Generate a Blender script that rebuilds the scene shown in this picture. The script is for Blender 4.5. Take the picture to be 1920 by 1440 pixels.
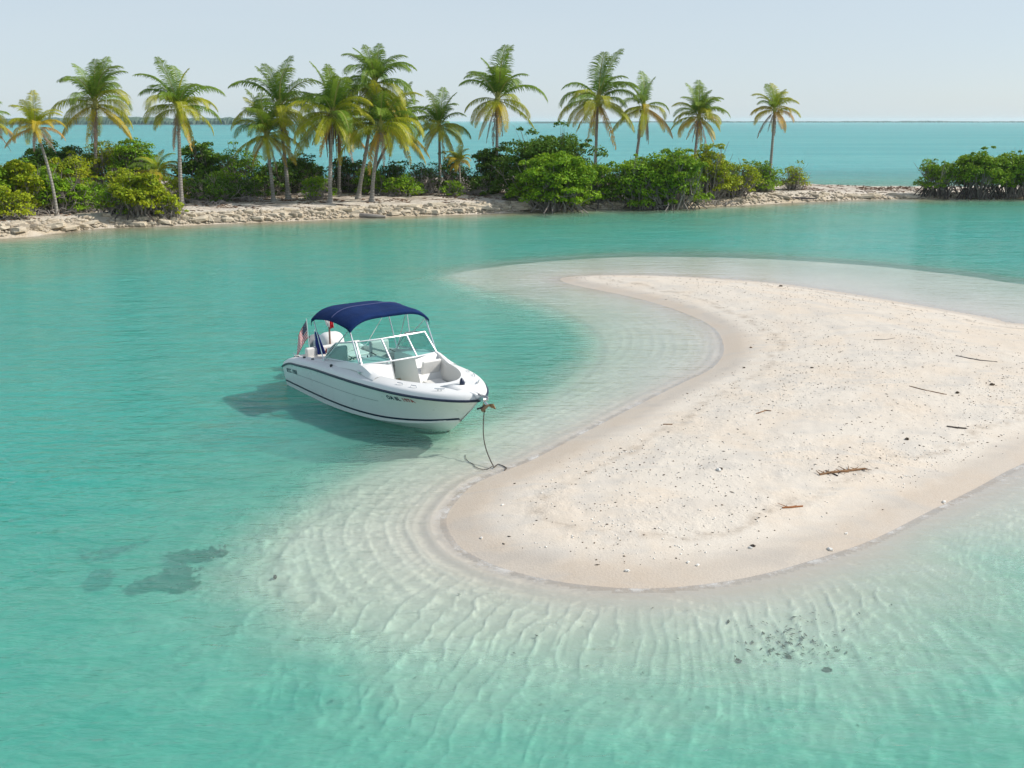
import bpy, bmesh, math, random
import numpy as np
from mathutils import Vector, Matrix
for o in list(bpy.data.objects): bpy.data.objects.remove(o)
S = bpy.context.scene
C = S.collection
R = math.radians
# ------------------------------------------------------------------ camera, world, sun, exposure
F_PX, CAM_H = 1800.0, 6.54
PITCH = math.atan(494 / F_PX)
cp, sp = math.cos(PITCH), math.sin(PITCH)
cd = bpy.data.cameras.new('camera'); cam = bpy.data.objects.new('camera', cd); C.objects.link(cam)
cd.sensor_width = 36.0; cd.lens = 36.0 * F_PX / 1920.0
cd.clip_start = 0.1; cd.clip_end = 30000
cam.location = (0, 0, CAM_H); cam.rotation_euler = (math.pi / 2 - PITCH, 0, 0)
S.camera = cam
SUN_AZ, SUN_EL = R(4), R(41)            # azimuth from +X towards +Y
w = bpy.data.worlds.new("World"); S.world = w; w.use_nodes = True
nt = w.node_tree; nt.nodes.clear()
sky = nt.nodes.new('ShaderNodeTexSky'); sky.sky_type = 'NISHITA'; sky.sun_disc = False
sky.sun_elevation = SUN_EL; sky.sun_rotation = math.pi / 2 - SUN_AZ
sky.altitude = 0; sky.air_density = 0.8; sky.dust_density = 0.6; sky.ozone_density = 1.3
bg = nt.nodes.new('ShaderNodeBackground'); bg.inputs[1].default_value = 0.12
wo = nt.nodes.new('ShaderNodeOutputWorld')
# thin high cloud veil over the clear sky
tcw = nt.nodes.new('ShaderNodeTexCoord'); mpw = nt.nodes.new('ShaderNodeMapping'); mpw.inputs['Scale'].default_value = (1.0, 1.0, 5.0)
nzw = nt.nodes.new('ShaderNodeTexNoise'); nzw.inputs['Scale'].default_value = 1.6; nzw.inputs['Detail'].default_value = 5; nzw.inputs['Distortion'].default_value = 0.6
crw = nt.nodes.new('ShaderNodeMapRange'); crw.inputs[1].default_value = 0.35; crw.inputs[2].default_value = 0.75; crw.inputs[3].default_value = 0.76; crw.inputs[4].default_value = 1.0
sxw = nt.nodes.new('ShaderNodeSeparateXYZ'); elw = nt.nodes.new('ShaderNodeMapRange'); elw.inputs[1].default_value = 0.0; elw.inputs[2].default_value = 0.8; elw.inputs[3].default_value = 0.92; elw.inputs[4].default_value = 0.38
muw = nt.nodes.new('ShaderNodeMath'); muw.operation = 'MULTIPLY'
mxw = nt.nodes.new('ShaderNodeMix'); mxw.data_type = 'RGBA'; mxw.inputs[7].default_value = (4.95, 5.64, 6.12, 1)
nt.links.new(tcw.outputs['Generated'], mpw.inputs[0]); nt.links.new(mpw.outputs[0], nzw.inputs['Vector'])
nt.links.new(nzw.outputs['Fac'], crw.inputs[0]); nt.links.new(tcw.outputs['Generated'], sxw.inputs[0]); nt.links.new(sxw.outputs[2], elw.inputs[0]); nt.links.new(elw.outputs[0], muw.inputs[0]); nt.links.new(crw.outputs[0], muw.inputs[1]); nt.links.new(muw.outputs[0], mxw.inputs[0])
nt.links.new(sky.outputs[0], mxw.inputs[6]); nt.links.new(mxw.outputs[2], bg.inputs[0]); nt.links.new(bg.outputs[0], wo.inputs[0])
ld = bpy.data.lights.new('sun', 'SUN'); ld.energy = 4.0; ld.angle = R(0.55); ld.color = (1.0, 0.955, 0.88)
sun = bpy.data.objects.new('sun', ld); C.objects.link(sun)
sd = Vector((math.cos(SUN_EL) * math.cos(SUN_AZ), math.cos(SUN_EL) * math.sin(SUN_AZ), math.sin(SUN_EL)))
sun.rotation_euler = sd.to_track_quat('Z', 'Y').to_euler(); sun.location = (40, 20, 40)
S.view_settings.view_transform = 'Standard'; S.view_settings.look = 'None'
S.view_settings.exposure = 0.14; S.view_settings.gamma = 1.0
try: S.view_settings.use_curve_mapping = False
except Exception: pass
S.render.engine = 'CYCLES'
S.cycles.use_denoising = True
S.cycles.max_bounces = 8; S.cycles.diffuse_bounces = 3; S.cycles.glossy_bounces = 3
S.cycles.transparent_max_bounces = 12; S.cycles.transmission_bounces = 4
S.cycles.caustics_reflective = False; S.cycles.caustics_refractive = False
S.cycles.sample_clamp_indirect = 4.0

# ------------------------------------------------------------------ helpers
def g(u, v, z=0.0):
    """photo pixel -> point on the horizontal plane z"""
    dx = (u - 960) / F_PX; dz = (720 - v) / F_PX
    a, b, c_ = dx, cp + dz * sp, -sp + dz * cp
    t = (z - CAM_H) / c_
    return a * t, b * t
def z_at(v, Y):
    dz = (720 - v) / F_PX
    return CAM_H + (-sp + dz * cp) * Y / (cp + dz * sp)
def x_at(u, v, Y):
    dz = (720 - v) / F_PX
    return (u - 960) / F_PX * Y / (cp + dz * sp)

class NB:
    def __init__(s, name):
        s.m = bpy.data.materials.new(name); s.m.use_nodes = True; s.t = s.m.node_tree; s.t.nodes.clear()
        s.out = s.n('ShaderNodeOutputMaterial')
    def n(s, ty, props=None, **kw):
        nd = s.t.nodes.new(ty)
        for k, v in (props or {}).items(): setattr(nd, k, v)
        for k, v in kw.items():
            key = int(k[1:]) if k[0] == 'i' and k[1:].isdigit() else k.replace('_', ' ')
            s.set(nd.inputs[key], v)
        return nd
    def set(s, sock, v):
        if isinstance(v, bpy.types.NodeSocket): s.t.links.new(v, sock)
        elif isinstance(v, bpy.types.Node): s.t.links.new(v.outputs[0], sock)
        else: sock.default_value = (tuple(v) + (1,)) if isinstance(v, (tuple, list)) and len(v) == 3 and sock.type == 'RGBA' else v
    def math(s, op, a, b=0.0, clamp=False):
        nd = s.n('ShaderNodeMath', dict(operation=op, use_clamp=clamp)); s.set(nd.inputs[0], a); s.set(nd.inputs[1], b); return nd.outputs[0]
    def mix(s, f, a, b, blend='MIX'):
        nd = s.n('ShaderNodeMix', dict(data_type='RGBA', blend_type=blend)); s.set(nd.inputs[0], f); s.set(nd.inputs[6], a); s.set(nd.inputs[7], b); return nd.outputs[2]
    def mr(s, v, a, b, c=0.0, d=1.0, smooth=False):
        nd = s.n('ShaderNodeMapRange', dict(interpolation_type='SMOOTHSTEP' if smooth else 'LINEAR'))
        s.set(nd.inputs[0], v)
        for i, q in enumerate((a, b, c, d)): s.set(nd.inputs[i + 1], q)
        return nd.outputs[0]
    def noise(s, scale, detail=3, rough=0.5, vec=None, dist=0.0):
        nd = s.n('ShaderNodeTexNoise', Scale=scale, Detail=detail, Roughness=rough, Distortion=dist)
        if vec is not None: s.set(nd.inputs['Vector'], vec)
        return nd.outputs['Fac']
    def pos(s): return s.n('ShaderNodeNewGeometry').outputs['Position']
    def obj(s): return s.n('ShaderNodeTexCoord').outputs['Object']
    def mapping(s, vec, scale=(1, 1, 1), rot=(0, 0, 0)):
        nd = s.n('ShaderNodeMapping'); s.set(nd.inputs[0], vec); nd.inputs['Scale'].default_value = scale; nd.inputs['Rotation'].default_value = rot; return nd.outputs[0]
    def bump(s, h, strength=1.0, dist=0.01, normal=None):
        nd = s.n('ShaderNodeBump', Strength=strength, Distance=dist, Height=h)
        if normal is not None: s.set(nd.inputs['Normal'], normal)
        return nd.outputs[0]
    def attr(s, name): return s.n('ShaderNodeAttribute', dict(attribute_name=name)).outputs['Fac']
    def rnd(s): return s.n('ShaderNodeObjectInfo').outputs['Random']
    def prin(s, **kw):
        p = s.n('ShaderNodeBsdfPrincipled')
        for k, v in kw.items(): s.set(p.inputs[k.replace('_', ' ')], v)
        return p
    def done(s, sh):
        s.set(s.out.inputs[0], sh); return s.m

def simple(name, col, rough=0.5, metal=0.0, var=0.12, scale=8.0, bump=0.0, coat=0.0):
    b = NB(name); n = b.noise(scale, 4, 0.6, b.obj())
    c = b.mix(b.mr(n, 0.3, 0.7), tuple(x * (1 - var) for x in col), tuple(min(1, x * (1 + var)) for x in col))
    p = b.prin(Base_Color=c, Roughness=rough, Metallic=metal, Coat_Weight=coat)
    if bump: b.set(p.inputs['Normal'], b.bump(n, 1.0, bump))
    return b.done(p)

def link_mesh(name, me, mats, parent=None, loc=None, kind=None, label=None, category=None, group=None):
    o = bpy.data.objects.new(name, me)
    C.objects.link(o)
    if parent: o.parent = parent
    if loc is not None: o.location = loc
    for m in (mats if isinstance(mats, (list, tuple)) else [mats]):
        if m and m.name not in [q.name for q in me.materials if q]: me.materials.append(m)
    for k, v in (('kind', kind), ('label', label), ('category', category), ('group', group)):
        if v: o[k] = v
    return o
def mesh_of(name, V, Fc, smooth=True, mi=None):
    me = bpy.data.meshes.new(name); me.from_pydata([tuple(map(float, v)) for v in V], [], [tuple(map(int, f)) for f in Fc]); me.update()
    if smooth: me.polygons.foreach_set('use_smooth', [True] * len(me.polygons))
    if mi is not None: me.polygons.foreach_set('material_index', mi)
    return me
def fast_mesh(name, V, Q, smooth=True):
    """V (n,3) array, Q (m,4) quad or (m,3) triangle array"""
    V = np.asarray(V, dtype=np.float32); Q = np.asarray(Q, dtype=np.int32); k = Q.shape[1]
    me = bpy.data.meshes.new(name)
    me.vertices.add(len(V)); me.vertices.foreach_set('co', V.ravel())
    me.loops.add(Q.size); me.loops.foreach_set('vertex_index', Q.ravel())
    me.polygons.add(len(Q)); me.polygons.foreach_set('loop_start', np.arange(0, Q.size, k, dtype=np.int32))
    try: me.polygons.foreach_set('loop_total', np.full(len(Q), k, dtype=np.int32))
    except Exception: pass
    me.update(calc_edges=True)
    if smooth: me.polygons.foreach_set('use_smooth', np.ones(len(Q), dtype=bool))
    return me
def empty(name, loc, label, category, group=None, rz=0.0):
    o = bpy.data.objects.new(name, None); C.objects.link(o); o.location = loc; o.rotation_euler = (0, 0, rz)
    o['label'] = label; o['category'] = category
    if group: o['group'] = group
    return o
class MB:
    def __init__(s): s.V = []; s.F = []
    def add(s, V, Fc):
        n = len(s.V); s.V += [tuple(v) for v in V]; s.F += [tuple(i + n for i in f) for f in Fc]; return s
    def tube(s, pts, rad, k=8, caps=True):
        pts = [Vector(p) for p in pts]; n = len(pts)
        if not hasattr(rad, '__len__'): rad = [rad] * n
        V = []; ref = None
        for i, p in enumerate(pts):
            t = (pts[min(i + 1, n - 1)] - pts[max(i - 1, 0)])
            if t.length < 1e-9: t = Vector((0, 0, 1))
            t.normalize()
            if ref is None: ref = t.orthogonal().normalized()
            ref = (ref - t * ref.dot(t))
            ref = ref.normalized() if ref.length > 1e-6 else t.orthogonal().normalized()
            b = t.cross(ref)
            for j in range(k):
                a = 2 * math.pi * j / k; V.append(p + (ref * math.cos(a) + b * math.sin(a)) * rad[i])
        Fc = [(i * k + j, i * k + (j + 1) % k, (i + 1) * k + (j + 1) % k, (i + 1) * k + j) for i in range(n - 1) for j in range(k)]
        if caps: Fc += [tuple(range(k))[::-1], tuple((n - 1) * k + j for j in range(k))]
        return s.add(V, Fc)
    def box(s, c, d, M=None):
        V = [Vector((c[0] + sx * d[0] / 2, c[1] + sy * d[1] / 2, c[2] + sz * d[2] / 2)) for sx in (-1, 1) for sy in (-1, 1) for sz in (-1, 1)]
        if M: V = [M @ v for v in V]
        return s.add(V, [(0, 1, 3, 2), (4, 6, 7, 5), (0, 4, 5, 1), (2, 3, 7, 6), (0, 2, 6, 4), (1, 5, 7, 3)])
    def hexa(s, V): return s.add(V, [(0, 3, 2, 1), (4, 5, 6, 7), (0, 1, 5, 4), (1, 2, 6, 5), (2, 3, 7, 6), (3, 0, 4, 7)])
    def grid(s, rows, close=False):
        m = len(rows[0]); V = [p for r in rows for p in r]
        kk = m if close else m - 1
        return s.add(V, [(i * m + j, i * m + (j + 1) % m, (i + 1) * m + (j + 1) % m, (i + 1) * m + j) for i in range(len(rows) - 1) for j in range(kk)])
    def build(s, name, mat, parent=None, smooth=True, bevel=0.0, seg=2, solid=0.0, **kw):
        me = mesh_of(name, s.V, s.F, False)
        bm = bmesh.new(); bm.from_mesh(me)
        bmesh.ops.remove_doubles(bm, verts=bm.verts, dist=1e-5)
        if bevel:
            bmesh.ops.bevel(bm, geom=[e for e in bm.edges if len(e.link_faces) == 2 and e.calc_face_angle(0) > 0.5], offset=bevel, segments=seg, affect='EDGES', profile=0.6)
        bmesh.ops.recalc_face_normals(bm, faces=bm.faces)
        for f in bm.faces: f.smooth = smooth
        for e in bm.edges:
            if len(e.link_faces) == 2 and e.calc_face_angle(0) > R(38): e.smooth = False
        bm.to_mesh(me); bm.free()
        o = link_mesh(name, me, mat, parent, **kw)
        if solid:
            md = o.modifiers.new('solid', 'SOLIDIFY'); md.thickness = solid; md.offset = 0
        return o
rng = np.random.default_rng(7); random.seed(7)

# value noise for terrain
def vnoise(x, y, seed=0):
    xi = np.floor(x).astype(np.int64); yi = np.floor(y).astype(np.int64); fx = x - xi; fy = y - yi
    fx = fx * fx * (3 - 2 * fx); fy = fy * fy * (3 - 2 * fy)
    def h(a, b):
        n = (a * 374761393 + b * 668265263 + seed * 1442695041) & 0x7fffffff
        n = ((n ^ (n >> 13)) * 1274126177) & 0x7fffffff
        return ((n ^ (n >> 16)) & 0xffff) / 65535.0
    return (h(xi, yi) * (1 - fx) + h(xi + 1, yi) * fx) * (1 - fy) + (h(xi, yi + 1) * (1 - fx) + h(xi + 1, yi + 1) * fx) * fy
def fbm(x, y, seed=0, oct=3):
    r = 0; a = 0.5; t = 0
    for k in range(oct): r = r + a * vnoise(x * 2 ** k, y * 2 ** k, seed + k * 17); t += a; a *= 0.5
    return r / t - 0.5
def smooth_poly(P, n=6):
    P = np.array(P, float); out = []; N = len(P)
    for i in range(N):
        p0, p1, p2, p3 = P[i - 1], P[i], P[(i + 1) % N], P[(i + 2) % N]
        for k in range(n):
            t = k / n
            out.append(0.5 * ((2 * p1) + (-p0 + p2) * t + (2 * p0 - 5 * p1 + 4 * p2 - p3) * t * t + (-p0 + 3 * p1 - 3 * p2 + p3) * t ** 3))
    return np.array(out)
def sdist(P, x, y):
    """signed distance to polygon, negative inside"""
    d2 = np.full(x.shape, 1e18); ins = np.zeros(x.shape, bool)
    N = len(P)
    for i in range(N):
        ax, ay = P[i]; bx, by = P[(i + 1) % N]; ex, ey = bx - ax, by - ay; L = ex * ex + ey * ey + 1e-12
        t = np.clip(((x - ax) * ex + (y - ay) * ey) / L, 0, 1)
        d2 = np.minimum(d2, (x - ax - t * ex) ** 2 + (y - ay - t * ey) ** 2)
        c_ = (ay > y) != (by > y)
        if ay != by: ins ^= c_ & (x < (bx - ax) * (y - ay) / (by - ay) + ax)
    return np.where(ins, -1, 1) * np.sqrt(d2)

# ------------------------------------------------------------------ terrain: sandbar, seabed, island
BAR_PX = [(1052, 522), (1100, 517), (1200, 516), (1320, 521), (1450, 531), (1600, 552), (1740, 576), (1860, 597), (1920, 608)]
BAR_PX2 = [(1920, 868), (1830, 915), (1740, 960), (1640, 1010), (1540, 1045), (1400, 1083), (1250, 1102), (1130, 1100), (1020, 1085), (930, 1060), (870, 1030),
           (845, 1000), (838, 972), (855, 942), (890, 908), (945, 884), (1000, 862), (1080, 820), (1180, 768), (1280, 718), (1336, 690), (1358, 655), (1340, 615), (1280, 585), (1200, 560), (1120, 543), (1068, 532)]
BAR = smooth_poly([g(*p) for p in BAR_PX] + [(22, 30.3), (28, 29.5), (28, 27), (20, 24.3), (14, 20.8)] + [g(*p) for p in BAR_PX2], 4)
SH_PX = [(850, 512), (920, 497), (1050, 484), (1200, 477), (1400, 480), (1600, 491), (1800, 511), (1920, 528)]
SH_PX2 = [(1920, 1010), (1800, 1075), (1650, 1130), (1450, 1175), (1200, 1195), (950, 1190), (750, 1175), (600, 1140), (545, 1105), (530, 1060), (548, 1010), (600, 960), (680, 900), (760, 862), (850, 836), (930, 800),
          (1010, 760), (1090, 712), (1135, 665), (1135, 630), (1090, 592), (1010, 562), (900, 535)]
SHELF = smooth_poly([g(*p) for p in SH_PX] + [(26, 37), (34, 30), (33, 18), (22, 14)] + [g(*p) for p in SH_PX2], 4)
ISL_PX = [(0, 447), (100, 437), (200, 427), (330, 423), (420, 419), (500, 416), (600, 412), (700, 407), (800, 404), (900, 401), (1040, 394), (1200, 390), (1300, 388), (1400, 384), (1500, 379), (1620, 374), (1750, 372), (1920, 371)]
_back = [(2150, 371), (2250, 365), (2150, 352), (1920, 349.5), (1800, 351), (1700, 352), (1600, 351), (1530, 350.5), (1450, 346), (1300, 341), (1100, 339), (800, 341), (500, 344), (200, 350), (0, 356), (-400, 372)]
ISL = smooth_poly([(-60, 44), (-42, 50)] + [g(*p) for p in ISL_PX] + [g(*p) for p in _back] + [(-75, 62)], 3)
RC = np.array(g(1230, 800))           # the sand ripples fan out round this point

def terrain(x, y, detail=True):
    dA = sdist(BAR, x, y); dB = sdist(SHELF, x, y); dI = sdist(ISL, x, y)
    a = np.maximum(dA, 0); b = np.maximum(-dB, 0)
    shelf = 0.20 * a / (a + b + 1e-6)
    Ls = 4.2 + 4.0 * np.clip((16.5 - y) / 4.0, 0, 1) * np.clip((x + 3.0) / 2.5, 0, 1)
    deep = 0.20 + 1.75 * (1 - np.exp(-np.maximum(dB, 0) / Ls))
    dep = np.where(dB > 0, deep, shelf)
    nz = fbm(x * 0.9, y * 0.9, 3)
    land = 0.30 * (1 - np.exp(dA / 2.2)) + 0.05 * fbm(x * 0.35, y * 0.35, 9) * np.clip(-dA / 2, 0, 1)
    zb = np.where(dA < 0, land, -dep)
    di = np.maximum(dI, 0)
    isl_w = -(0.07 * np.minimum(di, 3) + 1.9 * (1 - np.exp(-np.maximum(di - 1.0, 0) / 13.0)))
    spit = np.clip(1 - (x - 26) / 14, 0.42, 1)
    il = 0.72 * spit * (1 - np.exp(np.minimum(dI, 0) / 1.25)) + 0.22 * fbm(x * 0.5, y * 0.5, 21) * np.clip(-dI / 1.5, 0, 1)
    il = np.where((dI < -0.1), np.maximum(il, 0.02), il)
    zi = np.where(dI < 0, il, isl_w)
    z = np.maximum(zb, zi)
    # smooth union of the two submerged slopes
    z = np.where((z < -0.3), z + 0.18 * np.exp(-np.abs(zb - zi) / 0.25), z)
    z = z + np.where(z < -0.3, 0.35 * fbm(x * 0.12, y * 0.12, 31) * np.clip((-z - 0.3), 0, 1), 0)
    base = z.copy()
    z = np.where(z < 0, z * 0.58, z)      # the bed stands at its apparent (refracted) depth; 'base' keeps the optical depth
    if detail:
        near = np.clip((60 - y) / 30, 0, 1)
        # terraces parallel to the bar's edge, strongest off its western tip
        wx = dA + 0.10 * fbm(x * 0.8, y * 0.8, 5) + 0.03 * fbm(x * 3, y * 3, 6)
        west = np.clip((y - 11.0) / 2.0, 0, 1) * np.maximum(np.clip((4.2 - x) / 2.5, 0, 1), 0.8 * np.clip((y - 17.5) / 2, 0, 1) * np.clip((36 - y) / 4, 0, 1) * np.clip((10 - x) / 2, 0, 1))
        amp = np.clip(dA / 0.5, 0, 1) * np.clip((-dB) / 0.3, 0, 1) * west
        ph = wx / 0.34 + 0.6 * fbm(x * 0.3, y * 0.3, 12)
        rid = np.abs(((ph) % 1.0) - 0.5) * 2
        on = 0.35 + 0.65 * np.clip(fbm(x * 0.35 + np.floor(ph) * 7.3, y * 0.35, 15) * 4 + 0.5, 0, 1)
        z = z + near * amp * 0.024 * (rid ** 3.0 - 0.25) * on
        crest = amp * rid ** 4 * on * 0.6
        # fanning ripples south of the bar
        rx, ry = x - RC[0], y - RC[1]; rr = np.hypot(rx, ry) + 1e-3; an = np.arctan2(ry, rx)
        wob = 0.85 * fbm(x * 0.7, y * 0.7, 41) + 0.32 * fbm(x * 2.1, y * 2.1, 43)
        k = an * 92 + wob * 10 + 0.5 * rr
        r1 = (1 - np.abs(np.sin(k))) ** 4.5
        k2 = an * 150 + 15 * fbm(x * 0.55 + 40, y * 0.55, 47) + 1.5 * rr
        r2 = (1 - np.abs(np.sin(k2))) ** 2
        br = np.clip(fbm(x * 0.5 + 9, y * 0.5, 51) * 3 + 0.6, 0.1, 1)
        a1 = np.clip((dA - 0.35) / 0.6, 0, 1) * np.clip((-an) / 0.3, 0, 1) * np.clip(1.35 - dB / 4.5, 0.15, 1)
        a1 = a1 * np.clip((20 - y) / 6, 0, 1)
        z = z + a1 * (0.034 * r1 * br + 0.018 * r2 * (1 - 0.5 * br))
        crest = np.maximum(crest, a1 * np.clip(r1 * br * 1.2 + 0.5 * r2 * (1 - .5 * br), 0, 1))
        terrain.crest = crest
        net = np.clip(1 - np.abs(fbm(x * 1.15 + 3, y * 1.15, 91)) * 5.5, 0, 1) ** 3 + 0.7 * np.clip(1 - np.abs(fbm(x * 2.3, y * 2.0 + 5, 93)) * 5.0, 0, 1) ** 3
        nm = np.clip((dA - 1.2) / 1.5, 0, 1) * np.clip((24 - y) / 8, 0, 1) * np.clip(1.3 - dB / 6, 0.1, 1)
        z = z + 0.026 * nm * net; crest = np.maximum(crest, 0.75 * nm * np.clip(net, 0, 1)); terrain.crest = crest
        # general small relief
        z = z + np.where(z < -0.05, 0.02, 0.0) * fbm(x * 2.4, y * 2.4, 61) * near
        z = z + np.where((dA < -0.5), 0.022, 0.0) * np.clip(-dA - .5, 0, 1) * fbm(x * 5.0, y * 5.0, 71, 2) * near
        z = z + np.where(dI < -0.5, 0.10, 0.0) * fbm(x * 1.6, y * 1.6, 81)
    return z, base, dA, dB, dI
def ht(x, y):
    return float(terrain(np.array([float(x)]), np.array([float(y)]))[0][0])
def place(u, v):
    z = 0.3
    for _ in range(6):
        x, y = g(u, v, z); z = max(ht(x, y), -0.4) * 0.7 + z * 0.3
    return x, y, ht(x, y)

ys = np.concatenate([np.linspace(-8, 5, 14)[:-1], np.geomspace(5, 130, 640), np.geomspace(134, 9000, 60)])
ts = np.concatenate([np.linspace(-1.6, -0.62, 30)[:-1], np.linspace(-0.62, 0.68, 640), np.linspace(0.68, 1.6, 30)[1:]])
YY, TT = np.meshgrid(ys, ts, indexing='ij'); XX = TT * np.maximum(YY, 6.0)
ZZ, BZ, DA, DB, DI = terrain(XX, YY)
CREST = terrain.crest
ZZ[YY > 200] = np.minimum(ZZ[YY > 200], -1.2)
nr, nc = XX.shape
idx = np.arange(nr * nc).reshape(nr, nc)
Q = np.stack([idx[:-1, :-1], idx[:-1, 1:], idx[1:, 1:], idx[1:, :-1]], -1).reshape(-1, 4)
def fc(A): return ((A[:-1, :-1] + A[1:, 1:]) / 2).ravel()
fda, fdi = fc(DA), fc(DI)
Vall = np.stack([XX, YY, ZZ], -1).reshape(-1, 3)
def sub(name, mask, mat, attrs):
    q = Q[mask]; used, inv = np.unique(q.ravel(), return_inverse=True)
    me = fast_mesh(name, Vall[used], inv.reshape(-1, 4))
    for an_, A in attrs.items():
        at = me.attributes.new(an_, 'FLOAT', 'POINT'); at.data.foreach_set('value', A.ravel()[used].astype(np.float32))
    return link_mesh(name, me, mat, kind='structure')

def sand_mat():
    b = NB('bar_sand'); p = b.pos(); z = b.n('ShaderNodeSeparateXYZ', i0=p).outputs[2]
    dA = b.attr('shore')
    n1 = b.noise(0.45, 4, 0.55, p, 0.5); n2 = b.noise(3.2, 5, 0.62, p); n3 = b.noise(26, 3, 0.7, p); n4 = b.noise(1.1, 3, 0.5, b.mapping(p, (0.5, 1.4, 1)), 1.0)
    col = b.mix(b.mr(n1, 0.38, 0.62, smooth=True), (0.70, 0.635, 0.545), (0.70, 0.600, 0.485))
    col = b.mix(b.math('MULTIPLY', b.mr(n4, 0.52, 0.70, smooth=True), 0.65), col, (0.59, 0.555, 0.50))
    col = b.mix(b.mr(n2, 0.35, 0.68, 0, 0.35), col, (0.76, 0.69, 0.60))
    col = b.mix(b.mr(n3, 0.30, 0.70, 0, 0.35), col, (0.50, 0.44, 0.37))
    wv = b.math('SINE', b.math('ADD', b.math('MULTIPLY', dA, 4.2), b.math('MULTIPLY', n1, 9.0)))
    col = b.mix(b.math('MULTIPLY', b.mr(wv, 0.1, 0.95, smooth=True), b.mr(n4, 0.4, 0.6, 0.15, 0.6)), col, (0.57, 0.525, 0.465))
    wl = b.math('MULTIPLY', b.mr(b.math('ABSOLUTE', b.math('ADD', dA, b.math('ADD', 1.5, b.math('MULTIPLY', b.math('SUBTRACT', n1, 0.5), 1.6)))), 0.0, 0.22, 1, 0), b.mr(n2, 0.42, 0.6))
    col = b.mix(b.math('MULTIPLY', wl, 0.55), col, (0.36, 0.29, 0.22))
    # coarse shell grit, away from the smooth wash zone
    vo = b.n('ShaderNodeTexVoronoi', Scale=9.0, Vector=p); grit = b.mr(vo.outputs['Distance'], 0.0, 0.16, 1, 0)
    inl = b.mr(dA, -1.6, -0.7, 1, 0)
    gz = b.math('MULTIPLY', b.mr(b.noise(0.6, 2, 0.5, p), 0.40, 0.55), inl)
    sel = b.math('GREATER_THAN', b.n('ShaderNodeSeparateColor', i0=vo.outputs['Color']).outputs[0], 0.62)
    col = b.mix(b.math('MULTIPLY', b.math('MULTIPLY', grit, gz), b.math('MULTIPLY', sel, 0.65)), col, (0.28, 0.22, 0.17))
    wet = b.mr(b.math('ADD', z, b.math('MULTIPLY', b.math('SUBTRACT', n2, 0.5), 0.03)), 0.045, 0.115, 1, 0, True)
    col = b.mix(wet, col, b.mix(1.0, col, (0.83, 0.80, 0.77), 'MULTIPLY'))
    hgt = b.math('ADD', b.math('MULTIPLY', n3, 0.35), b.math('MULTIPLY', b.noise(9, 4, 0.65, p), b.math('MULTIPLY', gz, 1.2)))
    pr = b.prin(Base_Color=col, Roughness=b.mr(wet, 0, 1, 0.95, 0.5), Specular_IOR_Level=b.mr(wet, 0, 1, 0.15, 0.5), Normal=b.bump(hgt, 0.7, 0.03))
    return b.done(pr)
def bed_mat():
    b = NB('seabed_sand'); p = b.pos()
    n1 = b.noise(0.25, 4, 0.55, p, 0.4); n2 = b.noise(2.5, 5, 0.6, p)
    col = b.mix(b.mr(n1, 0.4, 0.65, smooth=True), (0.74, 0.68, 0.58), (0.66, 0.62, 0.52))
    col = b.mix(b.mr(n2, 0.35, 0.7, 0, 0.35), col, (0.56, 0.52, 0.43))
    col = b.mix(b.mr(b.attr('shore'), 0.12, 1.0, 1, 0, True), col, (0.65, 0.57, 0.48))
    col = b.mix(b.math('MULTIPLY', b.math('POWER', b.attr('crest'), 1.6), 0.8, True), col, (0.88, 0.83, 0.71))  # pale crest colour paints in bright caustic lines of focused sunlight
    isl = b.mr(b.attr('isle'), 0.0, 9.0, 1, 0, True)
    col = b.mix(b.math('MULTIPLY', isl, b.mr(b.noise(0.35, 4, 0.6, p), 0.3, 0.6, 0.45, 1)), col, (0.34, 0.28, 0.17))
    weed = b.mr(b.noise(0.22, 5, 0.65, b.mapping(p, (0.7, 1.3, 1))), 0.56, 0.66, 0, 1, True)
    weed = b.math('MULTIPLY', weed, b.math('MULTIPLY', b.mr(b.n('ShaderNodeSeparateXYZ', i0=p).outputs[1], 62, 70, 0.0, 0.5), b.mr(b.n('ShaderNodeSeparateXYZ', i0=p).outputs[2], -0.55, -0.3, 1, 0)))
    col = b.mix(weed, col, (0.12, 0.14, 0.06))
    return b.done(b.prin(Base_Color=col, Roughness=0.9, Specular_IOR_Level=0.1, Normal=b.bump(n2, 0.5, 0.03)))
def isle_mat():
    b = NB('island_sand'); p = b.pos(); di = b.attr('isle')
    n1 = b.noise(0.5, 5, 0.6, p); n2 = b.noise(4, 5, 0.65, p); n3 = b.noise(1.3, 5, 0.7, b.mapping(p, (0.5, 1.6, 1)), 0.8)
    col = b.mix(b.mr(n2, 0.3, 0.7), (0.76, 0.69, 0.59), (0.60, 0.53, 0.44))
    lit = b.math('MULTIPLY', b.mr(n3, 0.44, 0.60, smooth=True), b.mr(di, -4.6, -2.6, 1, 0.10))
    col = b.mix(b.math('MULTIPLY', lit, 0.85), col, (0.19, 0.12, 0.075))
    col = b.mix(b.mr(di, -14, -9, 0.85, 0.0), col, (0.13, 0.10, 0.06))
    col = b.mix(b.math('MULTIPLY', b.mr(di, -2.6, -0.6, 0, 1), b.mr(n1, 0.35, 0.6, 0.2, 0.8)), col, (0.52, 0.42, 0.28))
    return b.done(b.prin(Base_Color=col, Roughness=0.92, Specular_IOR_Level=0.1, Normal=b.bump(b.math('ADD', n2, n3), 1.0, 0.12)))
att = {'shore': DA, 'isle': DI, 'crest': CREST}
bar_m = fda < 0.12; isl_m = (fdi < 0.25) & ~bar_m
M_SAND = sand_mat()
sandbar = sub('sandbar', bar_m, M_SAND, att)
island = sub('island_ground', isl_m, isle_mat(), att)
seabed = sub('seabed', ~(bar_m | isl_m), bed_mat(), att)

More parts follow.
